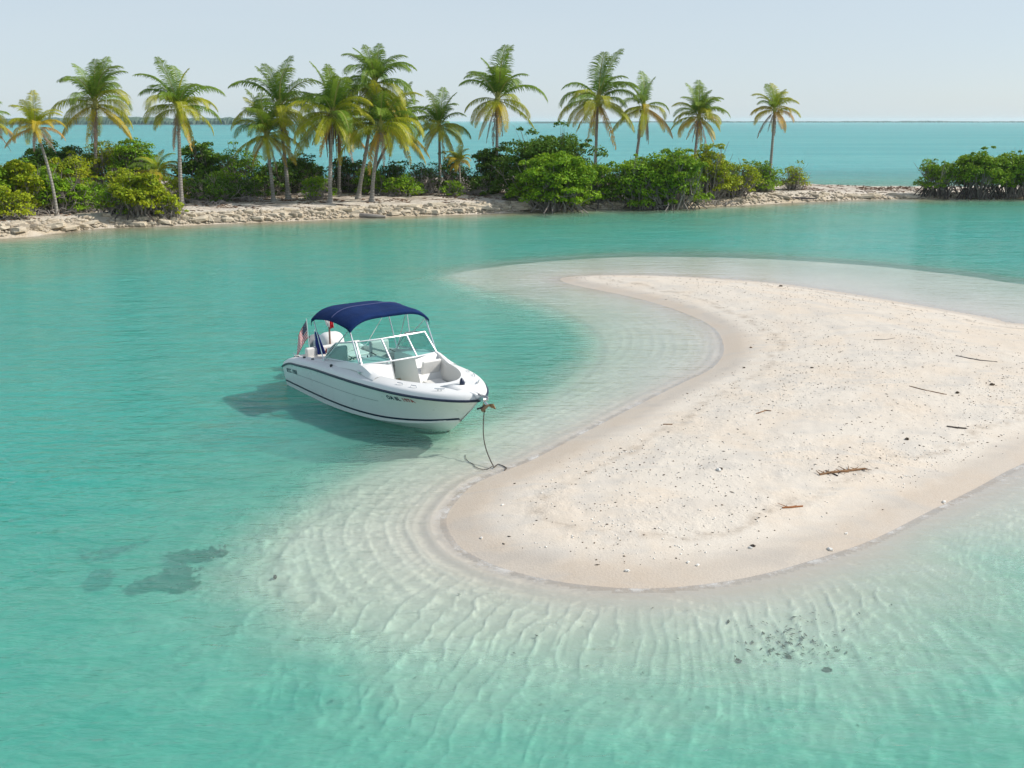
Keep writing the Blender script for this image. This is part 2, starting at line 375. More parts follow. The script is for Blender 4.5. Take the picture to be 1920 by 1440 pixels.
# ------------------------------------------------------------------ water
def water_mat():
    b = NB('lagoon_water'); p = b.pos(); d = b.math('MAXIMUM', b.attr('depth'), 0.0)
    sea = b.attr('open')
    y = b.n('ShaderNodeSeparateXYZ', i0=p).outputs[1]
    nlow = b.noise(0.16, 4, 0.55, p, 0.6); nmid = b.noise(0.9, 4, 0.6, b.mapping(p, (0.6, 1.3, 1), (0, 0, 0.35)))
    dn = b.math('MULTIPLY', d, b.math('ADD', b.mr(nlow, 0.3, 0.7, 0.82, 1.2), b.mr(nmid, 0.3, 0.7, -0.10, 0.10)))
    def ex(k): return b.math('EXPONENT', b.math('MULTIPLY', dn, -k))
    tcol = b.n('ShaderNodeCombineColor', i0=ex(0.95), i1=ex(0.15), i2=ex(0.27)).outputs[0]
    body = b.mix(b.mr(dn, 0.05, 0.65), (0.68, 0.67, 0.575), (0.20, 0.53, 0.42))
    body = b.mix(b.mr(dn, 0.55, 1.75), body, (0.056, 0.425, 0.350))
    body = b.mix(b.mr(b.attr('isle'), 2.0, 24.0, 0.92, 0.0, True), body, b.mix(b.mr(dn, 0.05, 0.8), (0.50, 0.44, 0.28), (0.12, 0.335, 0.215)))
    streak = b.noise(1.0, 5, 0.6, b.mapping(p, (0.006, 0.045, 1)), 0.6); st2 = b.noise(1.0, 4, 0.6, b.mapping(p, (0.08, 0.5, 1)), 0.3)
    seac = b.mix(b.mr(streak, 0.36, 0.64, smooth=True), (0.060, 0.37, 0.37), (0.10, 0.43, 0.41))
    seac = b.mix(b.mr(st2, 0.40, 0.66, 0, 0.45), seac, (0.045, 0.33, 0.335))
    nfine = b.noise(2.1, 3, 0.55, b.mapping(p, (0.8, 1.2, 1)), 0.8)
    body = b.mix(b.math('MULTIPLY', b.math('MAXIMUM', b.mr(nmid, 0.46, 0.70, 0, 0.42), b.mr(nfine, 0.50, 0.68, 0, 0.30)), b.mr(dn, 0.2, 0.8)), body, (0.040, 0.33, 0.275))
    body = b.mix(sea, body, seac)
    fac = b.math('MULTIPLY', b.math('SUBTRACT', 1.0, ex(0.90)), 0.84)
    fac = b.math('MAXIMUM', fac, b.math('MULTIPLY', sea, 0.9))
    # wind ripples: long crests running mostly left-right, finer chop on top
    q1 = b.mapping(p, (0.7, 2.2, 1), (0, 0, R(-14))); q2 = b.mapping(p, (0.8, 2.0, 1), (0, 0, R(22)))
    w1 = b.noise(1.1, 3, 0.55, q1, 0.4); w2 = b.noise(2.6, 3, 0.6, q2, 0.3); w3 = b.noise(0.30, 3, 0.5, q1, 0.3)
    near = b.mr(d, 0.0, 0.35, 0.25, 1.0)
    h = b.math('ADD', b.math('MULTIPLY', w1, 0.11), b.math('ADD', b.math('MULTIPLY', w2, 0.045), b.math('MULTIPLY', w3, 0.12)))
    h = b.math('MULTIPLY', h, near)
    far = b.mr(y, 35, 140, 0, 1)
    w4 = b.noise(0.22, 5, 0.62, b.mapping(p, (0.35, 1.25, 1), (0, 0, R(-6))), 0.5)
    h = b.math('ADD', h, b.math('MULTIPLY', b.math('MULTIPLY', w4, far), 1.1))
    nrm = b.bump(h, 1.0, 1.0)
    gl = b.n('ShaderNodeBsdfGlossy', Roughness=0.08, Normal=nrm); gl.inputs['Color'].default_value = (1, 1, 1, 1)
    df = b.n('ShaderNodeSubsurfaceScattering', dict(falloff='BURLEY'), Color=body, Scale=0.65, Normal=nrm); df.inputs['Radius'].default_value = (0.6, 1.0, 1.0)
    dd_ = b.n('ShaderNodeBsdfDiffuse', Color=body, Normal=b.bump(h, 1.0, 1.35)); df = b.n('ShaderNodeMixShader', i0=0.42, i1=df.outputs[0], i2=dd_.outputs[0])
    tr = b.n('ShaderNodeBsdfTransparent', Color=tcol)
    base = b.n('ShaderNodeMixShader', i0=fac, i1=tr.outputs[0], i2=df.outputs[0])
    fr = b.n('ShaderNodeFresnel', IOR=1.33, Normal=nrm).outputs[0]
    sh = b.n('ShaderNodeMixShader', i0=b.math('MINIMUM', b.math('MULTIPLY', fr, 0.9), 0.34), i1=base.outputs[0], i2=gl.outputs[0])
    # thin broken line of wash where the water meets the bar
    fo = b.math('MULTIPLY', b.mr(d, 0.006, 0.024, 1, 0), b.mr(b.noise(1.6, 5, 0.7, p), 0.5, 0.60))
    fo = b.math('MULTIPLY', fo, b.math('MULTIPLY', b.mr(y, 19, 26, 0.55, 0.05), b.mr(d, 0.0, 0.002, 0, 1)))
    foam = b.n('ShaderNodeBsdfDiffuse'); foam.inputs[0].default_value = (0.8, 0.78, 0.74, 1)
    sh2 = b.n('ShaderNodeMixShader', i0=fo, i1=sh.outputs[0], i2=foam.outputs[0])
    return b.done(sh2)
wy = np.concatenate([np.linspace(-8, 5, 10)[:-1], np.geomspace(5, 60, 560), np.geomspace(61, 130, 90), np.geomspace(134, 9000, 60)])
wt = np.concatenate([np.linspace(-1.6, -0.62, 20)[:-1], np.linspace(-0.62, 0.68, 600), np.linspace(0.68, 1.6, 20)[1:]])
WY, WT = np.meshgrid(wy, wt, indexing='ij'); WX = WT * np.maximum(WY, 6.0)
_, WB, WDA, WDB, WDI = terrain(WX, WY, False)
DEP = -WB; DEP[WY > 200] = 2.0
# the open sea lies behind the island: a little deeper tone with distance
ox_y = np.interp(WX, [-80, -29, -2, 20, 40, 80], [56, 62, 85, 92, 92, 92])
OPEN = np.clip((WY - ox_y - 8) / 40, 0, 1) ** 0.8
wi = np.arange(WX.size).reshape(WX.shape)
WQ = np.stack([wi[:-1, :-1], wi[:-1, 1:], wi[1:, 1:], wi[1:, :-1]], -1).reshape(-1, 4)
keep = np.minimum.reduce([(-DEP)[:-1, :-1], (-DEP)[1:, 1:], (-DEP)[1:, :-1], (-DEP)[:-1, 1:]]).ravel() < 0.06
_rx, _ry = WX - RC[0], WY - RC[1]; _rr = np.hypot(_rx, _ry) + 1e-3; _an = np.arctan2(_ry, _rx); _an = np.where(_an > 1.6, _an - 2 * math.pi, _an)
_wob = 0.85 * fbm(WX * 0.7, WY * 0.7, 41) + 0.32 * fbm(WX * 2.1, WY * 2.1, 43)
_r1 = (1 - np.abs(np.sin(_an * 92 * np.clip(7 / _rr, .45, 1) + _wob * 10 + 0.5 * _rr))) ** 3.5
_r2 = (1 - np.abs(np.sin(_an * 60 + 9 * fbm(WX * .8 + 7, WY * .8, 49) + 1.2 * _rr))) ** 2.0
_br = np.clip(fbm(WX * 0.8 + 9, WY * 0.8, 53) * 3.2 + 0.55, 0.0, 1)
_aw = np.clip((WDA - 0.5) / 0.8, 0, 1) * np.clip((0.35 - np.sin(_an)) / 0.4, 0, 1) * np.clip((19 - WY) / 6, 0, 1)
WZ = _aw * (0.017 * _r1 * _br + 0.013 * _r2 * (1 - .6 * _br))
# swash wavelets against the bar
_sw = np.abs(((WDA + .08 * fbm(WX * .9, WY * .9, 57)) / .27) % 1.0 - .5) * 2
WZ = WZ + 0.006 * _sw ** 3 * np.clip(WDA / .1, 0, 1) * np.clip((1.5 - WDA) / .8, 0, 1) * np.clip((40 - WY) / 12, 0, 1)
me = fast_mesh('water', np.stack([WX, WY, WZ], -1).reshape(-1, 3), WQ[keep])
for nm, A in (('depth', DEP), ('open', OPEN), ('isle', WDI)):
    at = me.attributes.new(nm, 'FLOAT', 'POINT'); at.data.foreach_set('value', A.ravel().astype(np.float32))
link_mesh('water', me, water_mat(), kind='structure')

# ------------------------------------------------------------------ far land
def leaf_mat(name, c1, c2, c3, trans=0.25, scale=1.2, rough=0.5, tip=None):
    b = NB(name); p = b.obj(); r = b.rnd()
    n = b.noise(scale, 3, 0.6, p); n2 = b.noise(scale * 5, 2, 0.6, p)
    col = b.mix(b.mr(n, 0.36, 0.62, smooth=True), c1, c2)
    col = b.mix(b.mr(n2, 0.50, 0.72, 0, 0.85), col, c3)
    col = b.mix(b.mr(r, 0, 1, 0.0, 0.28), col, b.mix(0.5, c1, (0.02, 0.035, 0.01)))
    if name.startswith('frond'):
        ln = b.n('ShaderNodeVectorMath', dict(operation='LENGTH')); b.set(ln.inputs[0], p)
        if tip: col = b.mix(b.math('MULTIPLY', b.mr(ln.outputs['Value'], 1.6, 4.4, 0.0, 0.8), b.mr(n2, 0.3, 0.6, 0.4, 1)), col, tip)
    pr = b.prin(Base_Color=col, Roughness=rough, Specular_IOR_Level=0.15)
    tl = b.n('ShaderNodeBsdfTranslucent', Color=b.mix(0.4, col, (0.30, 0.34, 0.03)))
    return b.done(b.n('ShaderNodeMixShader', i0=trans, i1=pr.outputs[0], i2=tl.outputs[0]))
M_FAR = leaf_mat('far_woods', (0.065, 0.11, 0.075), (0.09, 0.14, 0.09), (0.13, 0.18, 0.12), 0.0, 0.02)  # greens kept pale: part of the distance haze is put into the colour
def far_strip(name, x0, x1, Y, hgt, n, seed, label, depth=60, step=None):
    r_ = np.random.default_rng(seed); xs = np.linspace(x0, x1, n); rows = []
    t = np.linspace(0, 1, n); env = np.minimum(1, np.minimum(t, 1 - t) * 14) ** 0.6
    prof = hgt * env * (0.62 + 0.5 * (fbm(xs / 70.0, xs * 0, seed) + 0.3) + 0.35 * fbm(xs / 14.0, xs * 0 + 3, seed + 5)) + 0.25 * r_.random(n) * env * hgt * 0.4
    for k, (f, dz) in enumerate(((0, 0), (0.02, 0.55), (0.15, 0.92), (0.4, 1.0), (0.8, 0.8), (1.0, 0.0))):
        rows.append([(x, Y + depth * f + 6 * r_.random(), -1.2 if dz == 0 else max(0.2, h * dz)) for x, h in zip(xs, prof)])
    m = MB(); m.grid(rows)
    return m.build(name, M_FAR, smooth=False, kind='structure')
far_strip('far_wooded_island', -1300, -330, 1500, 12, 420, 3, '')
far_strip('far_wooded_island', 40, 260, 2400, 4.5, 160, 4, '')
far_strip('far_shore', 300, 2600, 3600, 5.5, 600, 5, '')
M_PALE = simple('pale_far_beach', (0.45, 0.47, 0.45), 0.9, var=0.05)
m = MB(); m.box((110, 2392, 0.8), (150, 8, 2.4)); m.build('far_beach', M_PALE, kind='structure')
m = MB(); m.box((-815, 1490, 0.3), (930, 10, 1.2)); m.build('far_beach', M_PALE, kind='structure')

# ------------------------------------------------------------------ palms
M_FR = [leaf_mat('frond_green', (0.10, 0.21, 0.022), (0.18, 0.33, 0.035), (0.34, 0.50, 0.06), 0.35, 0.6, tip=(0.26, 0.33, 0.05)),
        leaf_mat('frond_olive', (0.26, 0.35, 0.02), (0.40, 0.45, 0.025), (0.62, 0.58, 0.04), 0.35, 0.6, tip=(0.58, 0.47, 0.05)),
        leaf_mat('frond_yellow', (0.52, 0.41, 0.03), (0.66, 0.50, 0.035), (0.42, 0.40, 0.04), 0.35, 0.6, tip=(0.60, 0.38, 0.06)),
        leaf_mat('frond_orange', (0.66, 0.36, 0.05), (0.52, 0.27, 0.10), (0.74, 0.48, 0.06), 0.25, 0.6),
        leaf_mat('frond_dead', (0.32, 0.21, 0.15), (0.42, 0.31, 0.25), (0.22, 0.14, 0.10), 0.1, 0.6)]
M_STALK = simple('frond_stalk', (0.34, 0.33, 0.08), 0.5)
def trunk_mat():
    b = NB('palm_bark'); p = b.obj(); z = b.n('ShaderNodeSeparateXYZ', i0=p).outputs[2]
    wv = b.math('SINE', b.math('MULTIPLY', z, 34)); n = b.noise(3, 4, 0.6, b.mapping(p, (1, 1, 0.4)))
    col = b.mix(b.mr(n, 0.3, 0.7), (0.25, 0.225, 0.195), (0.40, 0.375, 0.335)); col = b.mix(b.mr(wv, 0.3, 1, 0, 0.45), col, (0.15, 0.125, 0.10))
    return b.done(b.prin(Base_Color=col, Roughness=0.9, Normal=b.bump(wv, 0.5, 0.02)))
M_TRUNK = trunk_mat(); M_FIBRE = simple('leaf_fibre', (0.17, 0.10, 0.055), 0.95, var=0.4, scale=5)
M_NUT = simple('coconut_husk', (0.26, 0.24, 0.05), 0.5, var=0.3)
_fr = {}
def frond_mesh(el, var, mi):
    """one 4 m frond that leaves the crown at elevation el (degrees) along +X and bends under its weight"""
    key = (el, var, mi)
    if key in _fr: return _fr[key]
    r_ = random.Random(el * 31 + var * 7 + 5)
    L, N = 4.0 * r_.uniform(0.93, 1.05), 16
    droop = {80: 42, 66: 84, 50: 108, 34: 112, 18: 104, 0: 82, -20: 56, -45: 32, -70: 14}[el] * r_.uniform(0.85, 1.12)
    side = r_.uniform(-14, 14); pts = []; p = Vector((0.1, 0, 0.05)); tw = 0
    for i in range(N + 1):
        t = i / N; a = R(el - droop * t ** 1.5); yaw = R(side * t ** 2)
        d = Vector((math.cos(a) * math.cos(yaw), math.cos(a) * math.sin(yaw), math.sin(a)))
        pts.append((p.copy(), d)); p = p + d * (L / N)
    V, Fc, MI = [], [], []
    def rib(i):
        pp, d = pts[i]; t = i / N; wd = 0.055 * (1 - t) ** 0.7 + 0.010
        s_ = d.cross(Vector((0, 0, 1))); s_ = s_.normalized() if s_.length > 0.05 else Vector((0, 1, 0))
        u_ = s_.cross(d)
        return [pp + s_ * wd, pp - s_ * wd, pp - u_ * wd * 0.9]
    base = 0
    for i in range(N + 1): V += rib(i)
    for i in range(N):
        for j in range(3): Fc.append((i * 3 + j, i * 3 + (j + 1) % 3, i * 3 + 3 + (j + 1) % 3, i * 3 + 3 + j)); MI.append(1)
    NL = 58; dead = el <= -45
    for k in range(NL):
        t = 0.10 + 0.90 * (k + r_.random() * 0.5) / NL; fi = min(t * N, N - 0.001); i = int(fi); f = fi - i
        pp = pts[i][0].lerp(pts[i + 1][0], f); d = pts[i][1].lerp(pts[i + 1][1], f).normalized()
        s0 = d.cross(Vector((0, 0, 1))); s0 = s0.normalized() if s0.length > 0.08 else Vector((0, 1, 0))
        u0 = s0.cross(d)
        ll = (1.22 if el > -10 else 0.95) * (math.sin(math.pi * min(1, (t * 0.86 + 0.12))) ** 0.6) * r_.uniform(0.82, 1.1)
        if dead: ll *= 0.7
        for sg in (-1, 1):
            if r_.random() < (0.25 if dead else 0.04): continue
            fw = 0.55 + 0.7 * t; upw = 0.30 if el > 30 else 0.05
            a0 = (s0 * sg + d * fw + u0 * upw).normalized()
            hang = (0.55 if el > 60 else (0.95 if el > 10 else (1.35 if el > -10 else 1.8))) * r_.uniform(0.7, 1.3)
            if dead: hang *= 1.5
            a1 = (a0 + Vector((0, 0, -hang))).normalized()
            a2 = (a1 + Vector((0, 0, -hang * 0.9))).normalized()
            wv = d * 0.024
            q0 = pp; q1 = pp + a0 * ll * 0.42; q2 = q1 + a1 * ll * 0.34; q3 = q2 + a2 * ll * 0.26
            b0 = len(V); V += [q0 - wv * 0.7, q0 + wv * 0.7, q1 - wv * 1.2, q1 + wv * 1.2, q2 - wv * 0.8, q2 + wv * 0.8, q3]
            Fc += [(b0, b0 + 1, b0 + 3, b0 + 2), (b0 + 2, b0 + 3, b0 + 5, b0 + 4), (b0 + 4, b0 + 5, b0 + 6)]; MI += [0, 0, 0]
    me = mesh_of('frond', V, Fc, False); me.materials.append(M_FR[mi]); me.materials.append(M_STALK if mi < 4 else M_FR[4])
    me.polygons.foreach_set('material_index', MI)
    _fr[key] = me; return me
def _ico(rad, jit, seed, sub=1):
    bm = bmesh.new(); bmesh.ops.create_icosphere(bm, subdivisions=sub, radius=rad); r_ = random.Random(seed)
    for v in bm.verts: v.co *= 1 + r_.uniform(-jit, jit)
    me = bpy.data.meshes.new('lump'); bm.to_mesh(me); bm.free(); return me
_nut = _ico(0.15, 0.03, 1, 2); _nut.materials.append(M_NUT)
GOLD = 2.39996
def palm(cx, cy, bx, by, rad, health, label, dead=2, nuts=0, fibre=False, bend=0.0, young=False, seed=0):
    """cx,cy crown centre and bx,by foot of the trunk in the photograph; rad crown radius in its pixels"""
    r_ = random.Random(seed * 13 + 3)
    x0, y0, z0 = place(bx, by)
    x1, z1 = x_at(cx, cy, y0), z_at(cy, y0)
    t = empty('palm_tree', (x0, y0, z0 - 0.1), label, 'palm tree', 'coconut palms on the island')
    dep = y0 * cp + 2; sc = rad / F_PX * dep / 3.45
    top = Vector((x1 - x0, r_.uniform(-0.3, 0.3), z1 - z0 + 0.1)); Ht = top.z
    m = MB(); pts, rr = [], []
    rb = 0.16 * (0.7 + 0.3 * min(1.3, sc))
    if young: rb *= 0.8
    for i in range(15):
        f = i / 14; s_ = f ** (1.0 + 0.6 * abs(bend)) ; off = bend * math.sin(math.pi * f) * 0.5
        pts.append((top.x * (f ** 1.35 if bend >= 0 else f ** 0.8) + off, top.y * f, top.z * f)); rr.append(rb * (1.0 - 0.35 * f) + rb * 0.9 * math.exp(-f * 22))
    m.tube(pts, rr, 9); m.build('trunk', M_TRUNK, t)
    # crown shaft
    m = MB(); m.tube([top + Vector((0, 0, -0.45 * sc)), top + Vector((0, 0, 0.1)), top + Vector((0, 0, 0.9 * sc))], [rb * 0.75, rb * 1.5, rb * 0.35], 8)
    m.build('crown_shaft', M_FIBRE if fibre else M_STALK, t)
    lev = [(80, 4), (66, 4), (50, 4), (34, 4), (18, 4), (0, 4), (-20, 4), (-45, 2), (-70, dead)]
    if young: lev = [(80, 2), (66, 3), (50, 4), (34, 4), (18, 3), (0, 3), (-20, 1), (-45, dead)]
    k = 0; ph = r_.uniform(0, 6); keepf = r_.uniform(.78, 1.0)
    for el, n in lev:
        n = max(0, n + (r_.choice((-1, 0, 0, 1)) if n > 2 else 0))
        for _ in range(n):
            if r_.random() > keepf: k += 1; continue
            h = health + (0.14 if health > .3 else 0) + r_.uniform(-0.35, 0.35)
            if el >= 50: mi = 0 if h > 0.35 else 1
            elif el >= 18: mi = 0 if h > 0.75 else (1 if h > 0.3 else 2)
            elif el >= 0: mi = 1 if h > 0.3 else (2 if h > 0.15 else 3)
            elif el == -20: mi = 1 if h > 0.6 else (2 if h > 0.35 else 3)
            elif el == -45: mi = 2 if h > 0.75 else (3 if h > 0.4 else 4)
            else: mi = 4 if r_.random() < 0.7 else 3
            o = bpy.data.objects.new('frond', frond_mesh(el, r_.randrange(2), mi)); C.objects.link(o); o.parent = t
            o.location = top + Vector((0, 0, 0.25 * sc * (el / 80))); o.rotation_euler = (r_.uniform(-.16, .16), r_.uniform(-.14, .14), ph + k * GOLD + r_.uniform(-.45, .45))
            q = sc * r_.uniform(0.82, 1.20) * {80: 0.95, 66: 1.05, -20: 1.12, -45: 1.08, -70: .85}.get(el, 1.0); o.scale = (q, q, q); k += 1
    for i in range(nuts):
        o = bpy.data.objects.new('coconut', _nut); C.objects.link(o); o.parent = t; a = i * 1.3 + ph
        o.location = top + Vector((math.cos(a) * 0.32, math.sin(a) * 0.32, -0.15 - 0.14 * (i % 3)))
    if fibre:
        m = MB()
        for i in range(26):
            a = r_.uniform(0, 6.28); l = r_.uniform(1.2, 3.4) * sc; q = Vector((math.cos(a) * rb * 1.3, math.sin(a) * rb * 1.3, 0)) + top + Vector((0, 0, 0.1))
            m.tube([q, q + Vector((math.cos(a) * .35, math.sin(a) * .35, -l * .4)), q + Vector((math.cos(a) * .28, math.sin(a) * .28, -l))], [0.05, 0.06, 0.02], 4)
        m.build('dead_leaf_skirt', M_FIBRE, t)
    return t
PALMS = [
 (-24, 232, -16, 400, 48, 0.25, 'yellowing palm cut off by the left edge of the photo, only its frond tips showing', 1, 0, False, 0, True),
 (66, 240, 107, 405, 50, 0.02, 'small yellow and orange palm with a thin curved trunk, nearest the left edge', 3, 0, False, 0.25, True),
 (178, 196, 182, 356, 78, 0.62, 'tall green palm with a straight bare trunk, second tall one counted from the left', 2, 5, False, 0),
 (337, 205, 341, 385, 74, 0.52, 'palm with one brown dead frond hanging right of its trunk, left of the grove', 2, 3, False, 0),
 (293, 325, 306, 368, 44, 0.30, 'short young yellow-green palm rising behind the bush, without visible trunk', 1, 0, False, 0, True),
 (500, 255, 513, 377, 62, 0.45, 'lower palm with yellow hanging fronds, left one of a leaning pair in the grove', 2, 2, False, 0),
 (524, 203, 541, 373, 80, 0.85, 'full green palm, the taller one of the leaning pair at the left of the grove', 1, 3, False, 0),
 (640, 232, 636, 363, 62, 0.6, 'palm mostly hidden behind the palm with the brown skirt', 2, 0, False, 0),
 (623, 216, 619, 380, 80, 0.5, 'broad palm with a shaggy red-brown skirt of dead leaves round its trunk', 2, 3, True, 0),
 (703, 158, 671, 374, 72, 0.9, 'tallest palm of all, its green crown rising above the grove', 1, 4, False, 0.5),
 (742, 240, 688, 357, 62, 0.6, 'palm at the back right of the grove, leaning right behind two others', 2, 0, False, 0.3),
 (714, 238, 697, 377, 76, 0.5, 'leaning palm at the right of the grove with a long yellow drooping frond', 2, 3, False, 0),
 (824, 238, 825, 360, 54, 0.55, 'medium palm with a straight brown trunk, just right of the dense grove', 1, 2, False, 0),
 (860, 303, 864, 366, 26, 0.0, 'tiny orange-yellow young palm beside the dead root tangle', 0, 0, False, 0, True),
 (933, 188, 931, 362, 72, 0.6, 'tall slender palm with a grey trunk standing in front of the dark mangrove', 3, 6, False, 0),
 (1121, 190, 1115, 352, 70, 0.6, 'palm growing up out of the large dark mangrove, left one of two touching crowns', 4, 3, False, 0),
 (1207, 202, 1187, 350, 54, 0.45, 'palm leaning right with purple-brown dead fronds, the right one of two touching crowns', 5, 2, False, 0),
 (1311, 220, 1298, 350, 49, 0.45, 'small palm behind low mangroves, with brown hanging fronds, between touching crowns and the lone palm', 5, 1, False, 0),
 (1452, 208, 1440, 360, 41, 0.22, 'lone thin palm on the narrow sand spit, rightmost of all palms', 4, 1, False, 0.1)]
for i, a in enumerate(PALMS): palm(*a, seed=i + 1)

# ------------------------------------------------------------------ mangroves and shrubs
M_LF = {'dark': leaf_mat('mangrove_leaf_dark', (0.050, 0.125, 0.012), (0.095, 0.20, 0.016), (0.19, 0.32, 0.025), 0.22, 0.5, 0.55),
        'bright': leaf_mat('mangrove_leaf_bright', (0.14, 0.30, 0.012), (0.25, 0.44, 0.018), (0.42, 0.56, 0.035), 0.32, 0.5, 0.55),
        'yellow': leaf_mat('buttonwood_leaf', (0.26, 0.37, 0.014), (0.44, 0.51, 0.02), (0.66, 0.60, 0.03), 0.32, 0.6, 0.55)}
M_TWIG = simple('grey_branch', (0.30, 0.265, 0.235), 0.9, var=0.3, scale=2)
M_ROOT = simple('dark_wet_root', (0.060, 0.048, 0.042), 0.7, var=0.5, scale=3)
M_ROOTG = simple('grey_root', (0.25, 0.215, 0.19), 0.85, var=0.4, scale=3)
def crown_mesh(seed, W, H, D, nclump, nleaf, leaf, low=0.12, flat=0.5):
    """leaf-sized faces gathered in clumps through a dome W x D x H"""
    r_ = np.random.default_rng(seed); Cn = []
    while len(Cn) < nclump:
        a = r_.random() * 2 * math.pi; rr = r_.random() ** 0.55; zz = r_.random() ** 0.75
        lim = math.sqrt(max(0.0, 1 - (zz * 0.97) ** 2)) ** flat
        if r_.random() < 0.25 and zz < 0.5 and rr < 0.5: continue
        o_ = r_.uniform(1.08, 1.28) if r_.random() < .16 else r_.uniform(.85, 1.04)
        Cn.append((math.cos(a) * rr * lim * W / 2 * o_, math.sin(a) * rr * lim * D / 2 * o_, H * (low + (1 - low) * zz * (0.78 + 0.24 * r_.random()) * (o_ if zz > .5 else 1)), r_.uniform(0.4, 1.25) * (.55 if o_ > 1.05 else 1)))
    base = 0.24 * (W * D * H) ** (1 / 3.0) * (40.0 / nclump) ** 0.33 * 0.92
    P, Nn = [], []
    for cx, cy, cz, cr in Cn:
        n = max(8, int(nleaf / nclump * cr)); d = r_.normal(size=(n, 3)); d /= np.linalg.norm(d, axis=1)[:, None]
        d[:, 2] = np.where(d[:, 2] < -0.3, -d[:, 2] * 0.6, d[:, 2])
        ra = base * cr * (0.55 + 0.5 * r_.random(n) ** 0.6)
        pp = np.array([cx, cy, cz]) + d * ra[:, None] * np.array([1.1, 1.1, 0.72]); P.append(pp); Nn.append(d)
    P = np.concatenate(P); Nn = np.concatenate(Nn); n = len(P)
    nn = Nn * 0.5 + r_.normal(size=(n, 3)) * 0.55 + np.array([0, 0, 0.45]); nn /= np.linalg.norm(nn, axis=1)[:, None]
    a = np.cross(nn, r_.normal(size=(n, 3))); a /= np.linalg.norm(a, axis=1)[:, None]; b_ = np.cross(nn, a)
    ln = (leaf * (0.6 + 0.7 * r_.random(n)))[:, None]; wd = ln * 0.33
    V = np.stack([P - a * ln * .5, P + b_ * wd + nn * ln * .06, P + a * ln * .5, P - b_ * wd + nn * ln * .06], 1).reshape(-1, 3)
    V[:, 2] = np.maximum(V[:, 2], 0.04)
    q = np.arange(n * 4).reshape(n, 4)
    return fast_mesh('crown', V, q, False), Cn
def branches(m, Cn, r_, W, frac=0.6, rad=0.035, spread=0.18):
    for cx, cy, cz, cr in Cn:
        if r_.random() > frac: continue
        b0 = Vector((cx * spread + r_.uniform(-.3, .3), cy * spread + r_.uniform(-.2, .2), 0)); e = Vector((cx, cy, cz))
        mid = b0.lerp(e, 0.5) + Vector((r_.uniform(-.35, .35), r_.uniform(-.35, .35), -0.1 * cz + r_.uniform(-.2, .3)))
        m.tube([b0, b0.lerp(mid, .5) + Vector((r_.uniform(-.12, .12), 0, 0.1)), mid, e], [rad * 1.5, rad * 1.2, rad * .8, rad * .3], 5, False)
        for _ in range(3):
            e2 = e + Vector((r_.uniform(-.7, .7), r_.uniform(-.6, .6), r_.uniform(-.25, .45))); m.tube([mid.lerp(e, .4), mid.lerp(e2, .7) + Vector((0, 0, r_.uniform(-.1, .15))), e2], [rad * .6, rad * .4, rad * .2], 4, False)
def shrub(cx, by, ty, hw, kind, label, dense=1.0, twigs=0.6, roots=0, rootcol=None, dfac=0.75, name='mangrove_tree', cat='mangrove', seed=0, low=0.10, leaf=0.22, group='mangroves and shrubs on the island', base=None):
    r_ = random.Random(seed * 7 + 1)
    x0, y0, z0 = place(cx, by) if base is None else base
    H = max(0.8, z_at(ty, y0) - z0); W = 2 * hw / F_PX * (y0 * cp + 2); D = W * dfac
    t = empty(name, (x0, y0, z0), label, cat, group)
    ncl = int(max(22, 11 * W * min(H, 5) ** 0.5)); nlf = int(min(34000, 460 * W * D ** 0.5 * H ** 0.8 * dense))
    me, Cn = crown_mesh(seed + 100, W * 0.90, H * 0.90, D, ncl, nlf, leaf, low)
    me.name = 'crown'; link_mesh('crown', me, M_LF[kind], t)
    m = MB(); branches(m, Cn, r_, W, twigs, 0.04 if H > 2.5 else 0.028, 0.55)
    m.build('trunk', M_TWIG, t, smooth=True)
    for i in range(roots):
        a = r_.uniform(math.pi * 0.95, math.pi * 2.05) if r_.random() < .8 else r_.uniform(0, 6.28); f = r_.uniform(0.55, 1.0)
        e = Vector((math.cos(a) * W * .47 * f, math.sin(a) * D * .5 * f, 0)); ez = ht(x0 + e.x, y0 + e.y) - z0 - 0.12
        s_ = e * r_.uniform(.45, .75) + Vector((0, 0, r_.uniform(.6, 1.3) if low > .2 else r_.uniform(.25, .65))); m = MB(); mid = s_.lerp(Vector((e.x, e.y, ez)), .5) + Vector((r_.uniform(-.15, .15), -.05, .28))
        m.tube([s_, s_.lerp(mid, .5) + Vector((0, 0, .18)), mid, Vector((e.x * 1.03, e.y * 1.03, ez * .4 + .1)), Vector((e.x * 1.05, e.y * 1.05, ez))], [.06, .05, .05, .045, .035], 5)
        m.build('prop_root', M_ROOT if (rootcol is None or r_.random() < rootcol) else M_ROOTG, t)
    return t
